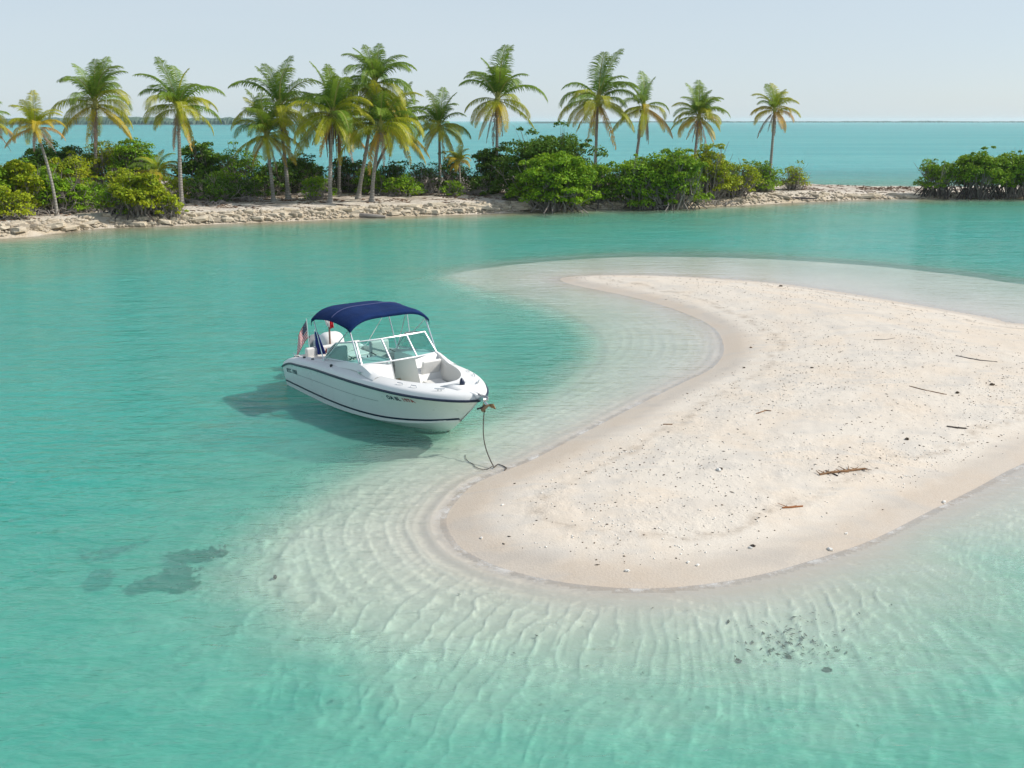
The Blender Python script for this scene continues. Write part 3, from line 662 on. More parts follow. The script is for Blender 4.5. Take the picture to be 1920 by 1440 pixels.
SH = [  # centre x, base y, top y, half width, leaf, label, density, twigs, roots
 (-30, 408, 292, 60, 'bright', 'bright green mangrove half outside the left edge of the photo', 1.1, .5, 0),
 (40, 402, 285, 58, 'yellow', 'yellow-green mangrove behind the thin curved palm trunk, at the left edge', 1.1, .6, 0),
 (105, 354, 268, 80, 'dark', 'deep green mangrove between the small yellow palm and the second palm', 1.1, .5, 0),
 (112, 398, 318, 55, 'bright', 'low green shrub with grey twigs, at the foot of the curved palm trunk', 1.0, 1.0, 0),
 (205, 353, 258, 62, 'yellow', 'loose tall shrub with sea showing through, right behind the second palm trunk', .6, .8, 0),
 (188, 392, 334, 52, 'bright', 'twiggy olive shrub in front of the second palm trunk', .6, 1.0, 0),
 (266, 405, 322, 66, 'yellow', 'big yellow-green bush overhanging the rocky bank on black roots', 1.35, .8, 12),
 (262, 354, 258, 52, 'bright', 'green mangrove behind the young palm', 1.0, .5, 0),
 (335, 378, 325, 28, 'yellow', 'small yellow-green bush at the trunk foot of the palm standing alone', 1.0, .6, 0),
 (382, 366, 262, 52, 'dark', 'dark rounded mangrove just right of the palm with the dead brown frond', 1.3, .4, 0),
 (395, 378, 330, 60, 'dark', 'low twiggy thicket on the sand right of the lone-standing palm', .7, 1.0, 0),
 (448, 366, 276, 55, 'bright', 'airy mangrove with light gaps, left of the leaning palm pair', .65, .8, 0),
 (468, 374, 335, 48, 'dark', 'low dark shrub at the feet of the leaning palm pair, to their left', .9, .7, 0),
 (560, 362, 285, 56, 'dark', 'dark mangrove in the shade behind the leaning palm pair', .8, .8, 0),
 (598, 374, 325, 36, 'bright', 'ragged low shrub between the leaning palm pair and the brown-skirted palm', .7, .9, 0),
 (655, 360, 290, 52, 'dark', 'thin dark mangrove behind the brown-skirted palm', .7, .8, 0),
 (735, 360, 300, 48, 'dark', 'dark mangrove behind the right end of the palm grove', .8, .8, 0),
 (752, 368, 330, 40, 'bright', 'low bright green shrub under the long yellow drooping frond', 1.0, .7, 0),
 (795, 362, 300, 40, 'dark', 'sparse bare-twigged tree left of the medium straight palm', .35, 1.0, 0),
 (850, 360, 285, 40, 'dark', 'thin tree behind the tiny orange palm', .5, 1.0, 0),
 (848, 367, 334, 30, 'bright', 'knee-high bush around the tiny orange palm', .8, .9, 0),
 (925, 362, 262, 48, 'dark', 'dark mangrove in deep shade behind the tall slender palm', 1.5, .3, 0),
 (1030, 368, 240, 112, 'dark', 'large dark mangrove, the biggest and highest bush on the island', 1.5, .3, 0),
 (1045, 380, 282, 92, 'bright', 'large bright green mangrove in front of the biggest dark one', 1.5, .4, 10),
 (1120, 374, 298, 45, 'bright', 'rounded green mangrove joining the bright one and the low ones to its right', 1.2, .6, 6),
 (1200, 378, 288, 62, 'bright', 'mangrove with tangled grey roots below the palm leaning right', 1.1, .8, 10),
 (1262, 378, 276, 68, 'bright', 'wide green mangrove under the small palm, its roots over the rocks', 1.1, .8, 10),
 (1322, 371, 270, 58, 'yellow', 'tall olive mangrove with many bare grey twigs, below the small palm', .85, 1.0, 4),
 (1372, 368, 300, 55, 'yellow', 'low spreading mangrove with grey twigs left of the lone thin palm', .75, 1.0, 4),
 (1425, 359, 300, 42, 'bright', 'small mangrove touching the trunk of the lone thin palm', .8, .8, 0),
 (1490, 355, 308, 34, 'yellow', 'small sparse yellowish shrub right of the lone thin palm', .45, 1.0, 0),
 (66, 386, 300, 56, 'bright', 'rounded green mangrove right behind the curved palm trunk', 1.1, .6, 0),
 (138, 360, 286, 48, 'yellow', 'yellow-green bush between the curved trunk and the second palm trunk', 1.0, .7, 0),
 (236, 376, 312, 42, 'yellow', 'bush at the right of the second palm trunk, over dead grey branches', 1.0, .9, 0),
 (510, 366, 300, 50, 'dark', 'dark leafy mangrove right behind the trunks of the leaning palm pair', .9, .6, 0),
 (700, 364, 310, 40, 'bright', 'small green bush behind the leaning trunk at the right of the grove', .8, .8, 0),
 (25, 410, 345, 42, 'yellow', 'low yellow-green shrub at the bottom left, in front of the tall left edge mangroves', 1.0, .8, 0),
 (150, 397, 342, 36, 'bright', 'low green shrub between the curved trunk foot and the overhanging yellow-green bush', .9, 1.0, 0),
 (218, 402, 352, 36, 'bright', 'low green shrub joining the left side of the overhanging yellow-green bush', .9, .9, 0),
 (322, 404, 352, 26, 'yellow', 'small yellow bush forming the right end of the overhanging bush', 1.1, .7, 3),
 (430, 372, 318, 40, 'bright', 'green bush in the shade left of the leaning palm pair, sea above it', .8, .8, 0),
 (585, 360, 300, 38, 'dark', 'small dark mangrove left of the brown-skirted palm, far side of the sand', .8, .8, 0),
 (775, 366, 336, 26, 'bright', 'small bright bush right of the yellow drooping frond', .9, .8, 0),
 (900, 366, 326, 26, 'dark', 'small dark bush left of the tall slender trunk, above the dead root tangle', 1.0, .7, 0),
 (985, 376, 326, 34, 'bright', 'green bush right of the tall slender trunk', 1.1, .6, 0),
 (1758, 370, 300, 44, 'bright', 'lower left end of the mangrove islet, with a stray leafy branch', .9, .8, 16),
 (1828, 371, 276, 60, 'bright', 'middle and highest part of the mangrove islet, on black prop roots', 1.15, .6, 22),
 (1905, 371, 281, 62, 'bright', 'right part of the mangrove islet, cut by the right edge of the photo', 1.25, .6, 22)]
for i, a in enumerate(SH):
    low = 0.26 if i >= len(SH) - 3 else (0.10 if a[8] else 0.02)
    big = a[3] > 50 and a[6] > .8
    shrub(*a[:6], dense=a[6], twigs=a[7], roots=a[8], rootcol=1.0 if i >= len(SH) - 3 else .45, seed=i, low=low, leaf=0.21 if big else 0.17,
          name='shrub' if a[3] < 50 and not a[8] else 'mangrove_tree', cat='shrub' if a[3] < 50 and not a[8] else 'mangrove')

# ------------------------------------------------------------------ motor boat (local frame: +X to the bow, +Y to port, water at z = 0)
YAW = -0.91; BO = Vector((-4.91, 24.47, 0))
BCY, BSY = math.cos(YAW), math.sin(YAW)
def bw(x, y, z=0): return Vector((BO.x + x * BCY - y * BSY, BO.y + x * BSY + y * BCY, z))
def gel(name, col, rough, var=0.03):
    b = NB(name); n = b.noise(2.0, 4, 0.6, b.obj()); n2 = b.noise(9.0, 3, 0.6, b.mapping(b.obj(), (1, 1, 0.2)))
    c = b.mix(b.mr(n, 0.35, 0.65), tuple(q * (1 - var) for q in col), col); c = b.mix(b.mr(n2, 0.55, 0.8, 0, 0.22), c, tuple(q * 0.80 for q in col))
    return b.done(b.prin(Base_Color=c, Roughness=b.mr(n, 0.3, 0.7, rough, rough + 0.12), Coat_Weight=0.25, Coat_Roughness=0.15))
M_HULL = gel('white_gelcoat', (0.80, 0.80, 0.78), 0.25); M_DECK = gel('white_deck', (0.82, 0.815, 0.79), 0.45)
M_LINER = gel('cream_liner', (0.74, 0.72, 0.67), 0.5); M_NAVY = simple('navy_stripe', (0.012, 0.02, 0.05), 0.35, var=0.2)
M_ALGAE = simple('algae_keel', (0.045, 0.055, 0.02), 0.8, var=0.5, scale=6); M_VINYL = simple('white_vinyl', (0.76, 0.74, 0.70), 0.5, var=0.05, bump=0.004)
M_STEEL = simple('stainless', (0.72, 0.73, 0.74), 0.22, 0.85, var=0.05); M_ALU = simple('white_aluminium', (0.74, 0.75, 0.76), 0.32, 0.35, var=0.04)
M_BLACK = simple('black_plastic', (0.015, 0.016, 0.018), 0.4, var=0.2); M_RUBBER = simple('black_gasket', (0.02, 0.02, 0.022), 0.6)
M_TAN = simple('tan_teak', (0.36, 0.26, 0.14), 0.6, var=0.25, scale=12); M_GREY = simple('grey_shade_metal', (0.30, 0.31, 0.32), 0.4, 0.4)
def canvas_mat():
    b = NB('navy_canvas'); n = b.noise(3, 4, 0.6, b.obj()); n2 = b.noise(160, 2, 0.5, b.obj())
    c = b.mix(b.mr(n, 0.3, 0.7), (0.004, 0.020, 0.085), (0.006, 0.027, 0.115))
    return b.done(b.prin(Base_Color=c, Roughness=0.9, Specular_IOR_Level=0.2, Normal=b.bump(b.math('ADD', b.math('MULTIPLY', n, 3), b.math('MULTIPLY', n2, .1)), 0.6, 0.02)))
M_CANVAS = canvas_mat()
def glass_mat():
    b = NB('tinted_glass'); fr = b.math('ADD', b.math('MULTIPLY', b.math('POWER', b.n('ShaderNodeLayerWeight', Blend=0.5).outputs['Facing'], 4.0), 0.55), 0.045)
    t = b.n('ShaderNodeBsdfTransparent'); t.inputs[0].default_value = (0.72, 0.90, 0.88, 1); gl = b.n('ShaderNodeBsdfGlossy', Roughness=0.02); gl.inputs[0].default_value = (1, 1, 1, 1)
    return b.done(b.n('ShaderNodeMixShader', i0=fr, i1=t.outputs[0], i2=gl.outputs[0]))
M_GLASS = glass_mat()
boat = empty('motor_boat', BO, 'white motor boat with a navy bimini top, anchored bow-first beside the sandbar', 'motor boat', rz=YAW)
def ip(x, xs, ys_):   # smooth interpolation through a table
    xs = np.array(xs, float); ys_ = np.array(ys_, float)
    dx = np.diff(xs); sl = np.diff(ys_) / dx; mm = np.zeros(len(xs)); mm[0], mm[-1] = sl[0], sl[-1]
    for i in range(1, len(xs) - 1): mm[i] = 0 if sl[i - 1] * sl[i] <= 0 else 2 * sl[i - 1] * sl[i] / (sl[i - 1] + sl[i])
    i = int(np.clip(np.searchsorted(xs, x) - 1, 0, len(xs) - 2)); t = np.clip((x - xs[i]) / dx[i], 0, 1); h_ = dx[i]
    return float((2 * t**3 - 3 * t**2 + 1) * ys_[i] + (t**3 - 2 * t**2 + t) * h_ * mm[i] + (-2 * t**3 + 3 * t**2) * ys_[i + 1] + (t**3 - t**2) * h_ * mm[i + 1])
SX = [0, .9, 1.8, 2.8, 3.6, 4.4, 5.1, 5.7, 6.2, 6.55, 6.76, 6.88]
HB = [1.19, 1.22, 1.25, 1.27, 1.26, 1.21, 1.11, .94, .70, .45, .22, 0.0]
def hb(x): return ip(x, SX, HB)
def zr(x): return ip(x, [0, .18, .5, .9, 2.0, 3.4, 4.5, 5.4, 6.88], [.50, .58, .67, .71, .815, .885, .925, .945, .955])
def hc(x): return ip(x, [0, 1.8, 2.8, 3.6, 4.4, 5.1, 5.7, 6.1, 6.22], [1.09, 1.12, 1.11, 1.06, .94, .72, .42, .12, 0.0]) if x < 6.22 else 0.0
def zk(x):
    return ip(x, [0, 3.0, 4.0, 4.8, 5.4, 5.75, 6.28, 6.6, 6.88], [-.42, -.42, -.38, -.30, -.14, 0.0, .40, .68, .955])
def zc(x): return max(ip(x, [0, 1.8, 2.8, 3.6, 4.4, 5.1, 5.7, 6.22], [-.02, -.02, .01, .05, .10, .17, .25, .355]) if x < 6.22 else zk(x), zk(x))
def side(x, z):
    """half breadth of the hull side at height z"""
    a, b_ = zc(x), zr(x); t = min(1, max(0, (z - a) / max(1e-4, b_ - a))); fl = ip(x, [0, 3, 4.5, 5.7, 6.88], [.0, .1, .35, .75, .9])
    return hc(x) + (hb(x) - hc(x)) * t ** (0.75 + fl)
xs_h = list(np.linspace(0, 5.2, 27)) + list(np.linspace(5.35, 6.88, 18)); NS = 12
rows = []
for x in xs_h:
    row = []
    for sg in (-1, 1):
        pts = [(x, sg * 0.0, zk(x)), (x, sg * hc(x) * .5, (zk(x) + zc(x)) / 2 - 0.01), (x, sg * hc(x), zc(x)), (x, sg * (hc(x) + .015 * (x < 6)), zc(x) + .012)]
        for k in range(1, NS + 1):
            z = zc(x) + .012 + (zr(x) - zc(x) - .012) * k / NS; pts.append((x, sg * side(x, z), z))
        row += pts[::-1] if sg < 0 else pts[1:]
    rows.append(row)
m = MB(); m.grid(rows); m.add(rows[0], [tuple(range(len(rows[0])))]); m.build('hull', M_HULL, boat)
# algae strip along the forefoot
m = MB(); R1, R2, R3 = [], [], []
for x in np.linspace(4.3, 5.80, 14):
    z = zk(x); k = 0.30 * math.sin(math.pi * min(1, (5.85 - x) / 1.6)) * .7
    for L_, sg in ((R1, -1), (R3, 1)): L_.append((x, sg * (hc(x) * k + .012), z + (zc(x) - z) * k - .012))
    R2.append((x, 0, z - .014))
m.grid([R1, R2, R3]); m.build('algae_band', M_ALGAE, boat)
# waterline stripe and knuckle line, 4 mm proud of the hull
def stripe(name, z0f, wd, xa, xb, mat, off=0.005, n=60):
    for sg in (-1, 1):
        m = MB(); A, B_ = [], []
        for x in np.linspace(xa, xb, n):
            z = z0f(x); A.append((x, sg * (side(x, z) + off), z)); B_.append((x, sg * (side(x, z + wd) + off), z + wd))
        m.grid([A, B_]); m.build(name, mat, boat)
zs_ = lambda x: ip(x, [0, 2, 3.4, 4.6, 5.6, 6.24], [.10, .12, .15, .20, .29, .385])
stripe('waterline_stripe', zs_, .045, 0.0, 6.235, M_NAVY)
stripe('knuckle_line', lambda x: zs_(x) + (zr(x) - zs_(x)) * .56, .010, 0.3, 4.6, M_GREY, .004)
# deck outline, offset inwards along its normal
def outline(n=64):
    xs = list(np.linspace(0, 5.2, 30)) + list(5.2 + (6.88 - 5.2) * np.sin(np.linspace(0.05, 1, 22) * math.pi / 2)); P = [(x, -hb(x)) for x in xs]; return P + [(x, -y) for x, y in P[:-1][::-1]]
OUT = outline()
def nrm2(P):
    N = []
    for i in range(len(P)):
        a = P[max(i - 1, 0)]; b_ = P[min(i + 1, len(P) - 1)]; t = Vector((b_[0] - a[0], b_[1] - a[1])).normalized(); N.append(Vector((-t.y, t.x)))
    return N
NRM = nrm2(OUT)
def ring(off, dz, clampx=True):
    out = []
    for (x, y), n in zip(OUT, NRM):
        k = off; q = (x + n.x * k, y + n.y * k)
        out.append((max(q[0], 0.0 if x < .05 else q[0]), q[1], zr(min(x, 6.88)) + dz))
    return out
# rub rail
m = MB(); prof = [(0.0, -.028), (-.03, -.02), (-.036, 0), (-.03, .02), (0.0, .028)]
m.grid([ring(a, b_) for a, b_ in prof]); m.build('rub_rail', M_NAVY, boat)
# inner cockpit edge, same number of points as OUT
INS = [(.42, -.90), (1.2, -.93), (2.2, -.97), (3.2, -.98), (4.0, -.96), (4.6, -.88), (5.1, -.74), (5.5, -.52), (5.74, -.27), (5.80, -.08)]
def inner_pt(s_):
    P = INS + [(x, -y) for x, y in INS[::-1]]; L_ = [0]
    for a, b_ in zip(P, P[1:]): L_.append(L_[-1] + math.dist(a, b_))
    d = s_ * L_[-1]; i = min(len(P) - 2, int(np.searchsorted(L_, d, side='right') - 1)); t = (d - L_[i]) / (L_[i + 1] - L_[i] + 1e-9)
    p0, p1, p2, p3 = P[max(i - 1, 0)], P[i], P[i + 1], P[min(i + 2, len(P) - 1)]
    return tuple(0.5 * (2 * p1[k] + (-p0[k] + p2[k]) * t + (2 * p0[k] - 5 * p1[k] + 4 * p2[k] - p3[k]) * t * t + (-p0[k] + 3 * p1[k] - 3 * p2[k] + p3[k]) * t ** 3) for k in (0, 1))
# arc-length parameter of OUT
LO = [0]
for a, b_ in zip(OUT, OUT[1:]): LO.append(LO[-1] + math.dist(a, b_))
def rise(x): return ip(x, [0, 1.6, 3.0, 3.7, 4.3, 5.4, 6.88], [.13, .17, .245, .29, .20, .17, .15])   # deck edge above the rub rail
IN = [inner_pt(s_ / LO[-1]) for s_ in LO]
inner = [(x, y, zr(x) + rise(x) + .015) for x, y in IN]
m = MB(); m.grid([ring(0.004, .026), ring(.02, .08)[:], [(x, y, z + 0) for x, y, z in ring(.05, .115)], [(p[0], p[1], zr(min(q[0], 6.88)) + .135) for p, q in zip(ring(.085, 0), OUT)],
     [(p[0] * .55 + i_[0] * .45, p[1] * .55 + i_[1] * .45, zr(q[0]) * .5 + zr(i_[0]) * .5 + rise(q[0]) * .55 + .075) for p, q, i_ in zip(ring(.085, 0), OUT, inner)],
     [(p[0] * .22 + i_[0] * .78, p[1] * .22 + i_[1] * .78, zr(q[0]) * .25 + zr(i_[0]) * .75 + rise(i_[0]) * .97) for p, q, i_ in zip(ring(.085, 0), OUT, inner)], inner])
m.build('deck', M_DECK, boat)
# inner walls and sole
lip = [(x * 1 , y * .985, z - .03) for x, y, z in inner]
zf = lambda x: .22 + .10 * min(1, max(0, (x - 3.6) / .6))
m = MB(); m.grid([inner, lip, [(x, y * .95, zf(x)) for x, y, z in inner]]); m.build('cockpit_liner', M_LINER, boat)
bot = [(x, y * .95, zf(x)) for x, y, z in inner]
m = MB(); nb = len(bot); m.grid([[bot[i], ((bot[i][0]), 0, bot[i][2]), bot[nb - 1 - i]] for i in range(nb // 2 + 1)]); m.build('cockpit_sole', M_LINER, boat)
# transom deck, splash well and stern bench
def rbox(name, c, d, mat, bev=.03, parent=boat, M=None):
    m = MB(); m.box(c, d, M); return m.build(name, mat, parent, bevel=bev, seg=3)
m = MB(); m.grid([[(0.0, y, ip(abs(y), [0, .35, .5, 1.1], [.42, .42, zr(0) + .12, zr(0) + .10])) for y in np.linspace(-1.1, 1.1, 23)], [(.08, y, ip(abs(y), [0, .35, .5, 1.1], [.46, .46, zr(0) + .17, zr(0) + .14])) for y in np.linspace(-1.08, 1.08, 23)],
    [(.42, y, ip(abs(y), [0, .35, .5, 1.1], [.46, .46, .83, .83])) for y in np.linspace(-1.02, 1.02, 23)], [(.45, y, .82) for y in np.linspace(-.93, .93, 23)], [(.45, y, .24) for y in np.linspace(-.9, .9, 23)]])
m.build('splash_well', M_DECK, boat)
rbox('stern_bench', (.72, 0, .46), (.50, 1.62, .42), M_LINER); rbox('bench_cushion', (.74, 0, .71), (.50, 1.60, .10), M_VINYL, .04); rbox('bench_backrest', (.50, 0, .86), (.12, 1.55, .28), M_VINYL, .05)
# consoles with sloping fronts, and the windshield deck beside them
for sg in (-1, 1):
    m = MB(); y0, y1 = sg * .31, sg * .97
    prof = [(3.05, .24), (3.05, 1.20), (3.30, 1.255), (3.86, 1.262), (3.93, 1.24), (4.12, .74), (4.15, .66), (4.15, .33)]
    m.grid([[(x, y0, z) for x, z in prof], [(x, y1, z) for x, z in prof]]); n = len(prof)
    m.add([(x, y0, z) for x, z in prof] + [(x, y1, z) for x, z in prof], [tuple(range(n)), tuple(range(n, 2 * n))])
    m.build('console', M_DECK, boat, bevel=.025, seg=3)
    # raised deck shoulder that carries the windshield out to the side
    A = [(x, sg * ip(x, [1.7, 3.9, 4.5], [.93, .96, .90]), zr(x) + rise(x) + ip(x, [1.7, 2.6, 3.86, 4.5], [.01, .05, .10, .01])) for x in np.linspace(1.7, 4.5, 20)]
    B_ = [(x, sg * 1.04, zr(x) + rise(x) + ip(x, [1.7, 2.6, 3.86, 4.5], [.0, .035, .085, .0])) for x in np.linspace(1.7, 4.5, 20)]
    C_ = [(x, sg * 1.12, zr(x) + rise(x) * .86 - .02) for x in np.linspace(1.7, 4.5, 20)]
    m = MB(); m.grid([[(x, y * .985, z - .12) for x, y, z in A], A, B_, C_]); m.build('windshield_deck', M_DECK, boat)
    # bow bench on each side
    P = [(4.15, .30), (4.95, .26), (5.60, .12), (5.72, .14), (5.42, .50), (4.95, .72), (4.15, .88)]
    m = MB(); top = [(x, sg * y, .70) for x, y in P]; low = [(x, sg * y, .32) for x, y in P]; n = len(P)
    m.grid([low, top], close=True); m.add(top, [tuple(range(n))]); m.build('bow_bench', M_LINER, boat, bevel=.02)
    P2 = [(4.20, .34), (4.93, .30), (5.52, .18), (5.60, .20), (5.36, .46), (4.92, .68), (4.20, .83)]
    m = MB(); top = [(x, sg * y, .745) for x, y in P2]; low = [(x, sg * y, .702) for x, y in P2]; m.grid([low, top], close=True); m.add(top, [tuple(range(n))]); m.build('bow_cushion', M_VINYL, boat, bevel=.015, seg=3)
rbox('front_bow_panel', (5.66, 0, .52), (.06, .30, .40), M_LINER, .015)
rbox('backrest_pad', (4.07, .64, .95), (.07, .50, .50), M_VINYL, .03, M=Matrix.Translation((4.07, .64, .95)) @ Matrix.Rotation(R(20), 4, 'Y') @ Matrix.Translation((-4.07, -.64, -.95)))
rbox('walkthrough_step', (3.30, 0, .38), (.42, .60, .14), M_LINER, .02)
rbox('walkthrough_bar', (3.30, .0, .60), (.035, .58, .07), M_TAN, .008)
rbox('dashboard', (2.98, -.64, 1.02), (.16, .60, .24), M_BLACK, .03); rbox('gauge_panel', (2.90, -.64, 1.06), (.02, .44, .13), M_GREY, .005)
m = MB(); cpt = Vector((2.74, -.64, 1.02)); rot = Matrix.Rotation(R(-62), 4, 'Y')
m.tube([cpt + rot @ Vector((math.cos(a) * .19, math.sin(a) * .19, 0)) for a in np.linspace(0, 2 * math.pi, 25)], .016, 6, False)
for a in (0.5, 2.6, 4.7): m.tube([cpt, cpt + rot @ Vector((math.cos(a) * .19, math.sin(a) * .19, 0))], .012, 5)
m.tube([cpt, (2.92, -.64, .99)], .03, 8); m.build('steering_wheel', M_BLACK, boat)
rbox('throttle_box', (2.84, -.30, .98), (.12, .10, .14), M_GREY, .01); m = MB(); m.tube([(2.84, -.28, 1.02), (2.76, -.27, 1.17)], .018, 6); m.build('throttle_lever', M_BLACK, boat)
for sg in (-1, 1):
    m = MB(); m.tube([(2.05, sg * .58, .22), (2.05, sg * .58, .66)], .06, 10); m.build('seat_pedestal', M_STEEL, boat)
    rbox('helm_seat' if sg < 0 else 'passenger_seat', (2.05, sg * .58, .74), (.50, .52, .16), M_VINYL, .05)
    rbox('seat_back', (1.84, sg * .58, 1.02), (.13, .52, .48), M_VINYL, .05)
    m = MB(); m.tube([(2.2, sg * .58 - .27, .80), (2.15, sg * .58 - .27, .98), (1.9, sg * .58 - .27, 1.0)], .014, 6); m.tube([(2.2, sg * .58 + .27, .80), (2.15, sg * .58 + .27, .98), (1.9, sg * .58 + .27, 1.0)], .014, 6); m.build('armrest', M_BLACK, boat)
rbox('cooler_box', (1.35, .62, .52), (.42, .50, .46), M_DECK, .03); rbox('bag', (1.40, -.55, .42), (.40, .34, .28), M_BLACK, .08)
# windshield: base line points (starboard aft -> round the front -> port aft) and top line
WB = [(2.02, -1.00, 1.075), (3.80, -1.00, 1.262), (3.98, -.345, 1.285), (3.98, .345, 1.285), (3.80, 1.00, 1.262), (2.02, 1.00, 1.075)]
WTp = [(2.52, -.955, 1.52), (3.42, -.92, 1.70), (3.56, -.335, 1.725), (3.56, .335, 1.725), (3.42, .92, 1.70), (2.52, .955, 1.52)]
m = MB()
for A_ in (WB, WTp): m.tube(A_, .020, 6)
for i in range(1, 5): m.tube([WB[i], WTp[i]], .022, 6)
for i in (0, 5): m.tube([WB[i], tuple((WB[i][k] + WTp[i][k]) / 2 + (.0, 0, .06)[k] for k in range(3)), WTp[i]], .018, 6)
m.build('windshield_frame', M_ALU, boat)
for i in range(5):
    a, b_, c_, d_ = Vector(WB[i]), Vector(WB[i + 1]), Vector(WTp[i + 1]), Vector(WTp[i]); ctr = (a + b_ + c_ + d_) / 4
    q = [p.lerp(ctr, .035) for p in (a, b_, c_, d_)]; nn = (b_ - a).cross(d_ - a).normalized() * .004
    m = MB(); m.hexa([p - nn for p in q] + [p + nn for p in q]); m.build('windshield_pane', M_GLASS, boat, smooth=False)
    m = MB(); q2 = [p.lerp(ctr, .03) for p in (a, b_, c_, d_)]
    m.tube(q2 + [q2[0]], .009, 5); m.build('gasket', M_RUBBER, boat)
# bimini top
BX0, BX1, BHW = 1.50, 3.42, 1.05
def can_z(x, y):
    t = abs(y) / BHW; u_ = (x - BX0) / (BX1 - BX0)
    arch = 0.25 * (1 - t ** 4.6)
    ends = .050 * (1 - min(1, min(u_, 1 - u_) / .10)) ** 2
    sag = -.028 * abs(math.sin(2 * math.pi * u_)) * (1 - t ** 2)
    return 1.985 + arch + sag - ends + .06 * u_ + .05 * math.sin(math.pi * u_)
rows = []
for i in range(29):
    x = BX0 + (BX1 - BX0) * i / 28; r_ = []
    for j in range(33):
        y = BHW * math.sin((j / 16 - 1) * math.pi / 2); r_.append((x, y, can_z(x, y)))
    zz = .045 + .05 * (1 - abs(2 * i / 28 - 1)) * -1
    r_ = [(x, -BHW - .004, r_[0][2] - .07 + .05 * math.sin(math.pi * i / 28))] + r_ + [(x, BHW + .004, r_[-1][2] - .07 + .05 * math.sin(math.pi * i / 28))]
    rows.append(r_)
fr_ = [(BX0 - .012, y, z - .09) for x, y, z in rows[0]]; bk = [(BX1 + .012, y, z - .06) for x, y, z in rows[-1]]
m = MB(); m.grid([fr_] + rows + [bk]); m.build('bimini_canopy', M_CANVAS, boat, solid=.012)
m = MB(); m.tube([(2.46, y, can_z(2.46, y) + .012) for y in np.linspace(-1.0, 1.0, 25)], .012, 5); m.build('canopy_seam', simple('seam_tape', (0.06, 0.075, 0.19), .8), boat)
for x in (BX0 + .05, 2.46, BX1 - .05):
    m = MB(); m.tube([(x, y, can_z(x, y) - .028) for y in np.linspace(-1.02, 1.02, 25)], .014, 6); m.build('bimini_bow', M_STEEL, boat)
FOOT = (1.98, 1.02, zr(1.98) + .19)
for sg in (-1, 1):
    f = (FOOT[0], sg * FOOT[1], FOOT[2])
    for (a, b_, rr) in ((f, (BX0 + .05, sg * 1.02, 1.95), .014), (f, (BX1 - .08, sg * 1.02, 2.0), .014), (f, (2.46, sg * 1.02, 2.02), .012), ((3.80, sg * 1.03, 1.16), (BX1 - .10, sg * 1.02, 2.0), .018), ((2.62, sg * 1.02, 1.38), (2.50, sg * 1.02, 2.0), .012), ((.50, sg * .98, .86), (BX0 + .05, sg * 1.02, 1.95), .010)):
        if sg < 0 and a[0] in (2.62, .50): continue
        if sg < 0 and b_[0] == 2.46: continue
        m = MB(); m.tube([a, b_], rr, 7); m.build('bimini_strut', M_STEEL, boat)
    m = MB(); m.box(f, (.09, .05, .05)); m.box((3.80, sg * 1.035, 1.15), (.07, .05, .06)); m.build('strut_mount', M_STEEL, boat, bevel=.008)
# deck fittings
def cleat(x, y, z, rz=0.0):
    Mx = Matrix.Translation((x, y, z)) @ Matrix.Rotation(rz, 4, 'Z'); m = MB()
    for dx in (-.035, .035): m.tube([Mx @ Vector((dx, 0, -.02)), Mx @ Vector((dx, 0, .03))], .012, 6)
    m.tube([Mx @ Vector((-.11, 0, .045)), Mx @ Vector((-.06, 0, .036)), Mx @ Vector((.06, 0, .036)), Mx @ Vector((.11, 0, .045))], [.008, .013, .013, .008], 6); m.build('cleat', M_STEEL, boat)
def zdeck(x): return zr(x) + .145
for sg in (-1, 1):
    cleat(.35, sg * 1.0, .86 - .05); cleat(3.9, sg * 1.12, zdeck(3.9) + .06, sg * .05); cleat(6.18, sg * .50, zdeck(6.1) + .01, -sg * .8)
    for x, yy in ((.95, 1.03), (1.45, 1.05)):
        m = MB(); m.tube([(x, sg * yy, zr(x) + .10), (x - .02, sg * (yy - .01), zr(x) + .19)], .035, 10); m.build('rod_holder', M_BLACK, boat)
    m = MB(); m.tube([(2.6, sg * 1.13, zr(2.6) + .10), (2.6, sg * 1.15, zr(2.6) + .20)], .035, 8); m.build('vent', M_BLACK, boat)
    for x in (5.25, 5.62):
        a = -sg * (.25 if x < 5.4 else .5); yy = hb(x) - .16
        m = MB(); m.tube([Vector((x - .07, sg * yy, zdeck(x))), Vector((x - .06, sg * yy, zdeck(x) + .05)), Vector((x + .06, sg * (yy - .05), zdeck(x) + .05)), Vector((x + .07, sg * (yy - .05), zdeck(x))) ], .009, 5); m.build('grab_rail', M_STEEL, boat)
m = MB(); m.tube([(6.12, .12, 1.10), (6.12, .12, 1.16), (6.10, .12, 1.23), (6.10, .12, 1.26)], [.055, .06, .035, .012], 12); m.build('bow_light', M_NAVY, boat)
m = MB(); m.grid([[(5.95 + .45 * t_, y * (1 - .45 * t_), 1.112 + .004 * (1 - t_)) for y in (-.33, .33)] for t_ in (0, .5, 1)]); m.build('anchor_hatch', M_DECK, boat, solid=.012)
# bow roller / pulpit
m = MB(); m.box((6.82, -.055, 1.05), (.62, .012, .09)); m.box((6.82, .055, 1.05), (.62, .012, .09)); m.box((6.80, 0, 1.012), (.58, .10, .012)); m.tube([(7.08, -.06, 1.03), (7.08, .06, 1.03)], .035, 10); m.build('bow_roller', M_STEEL, boat)
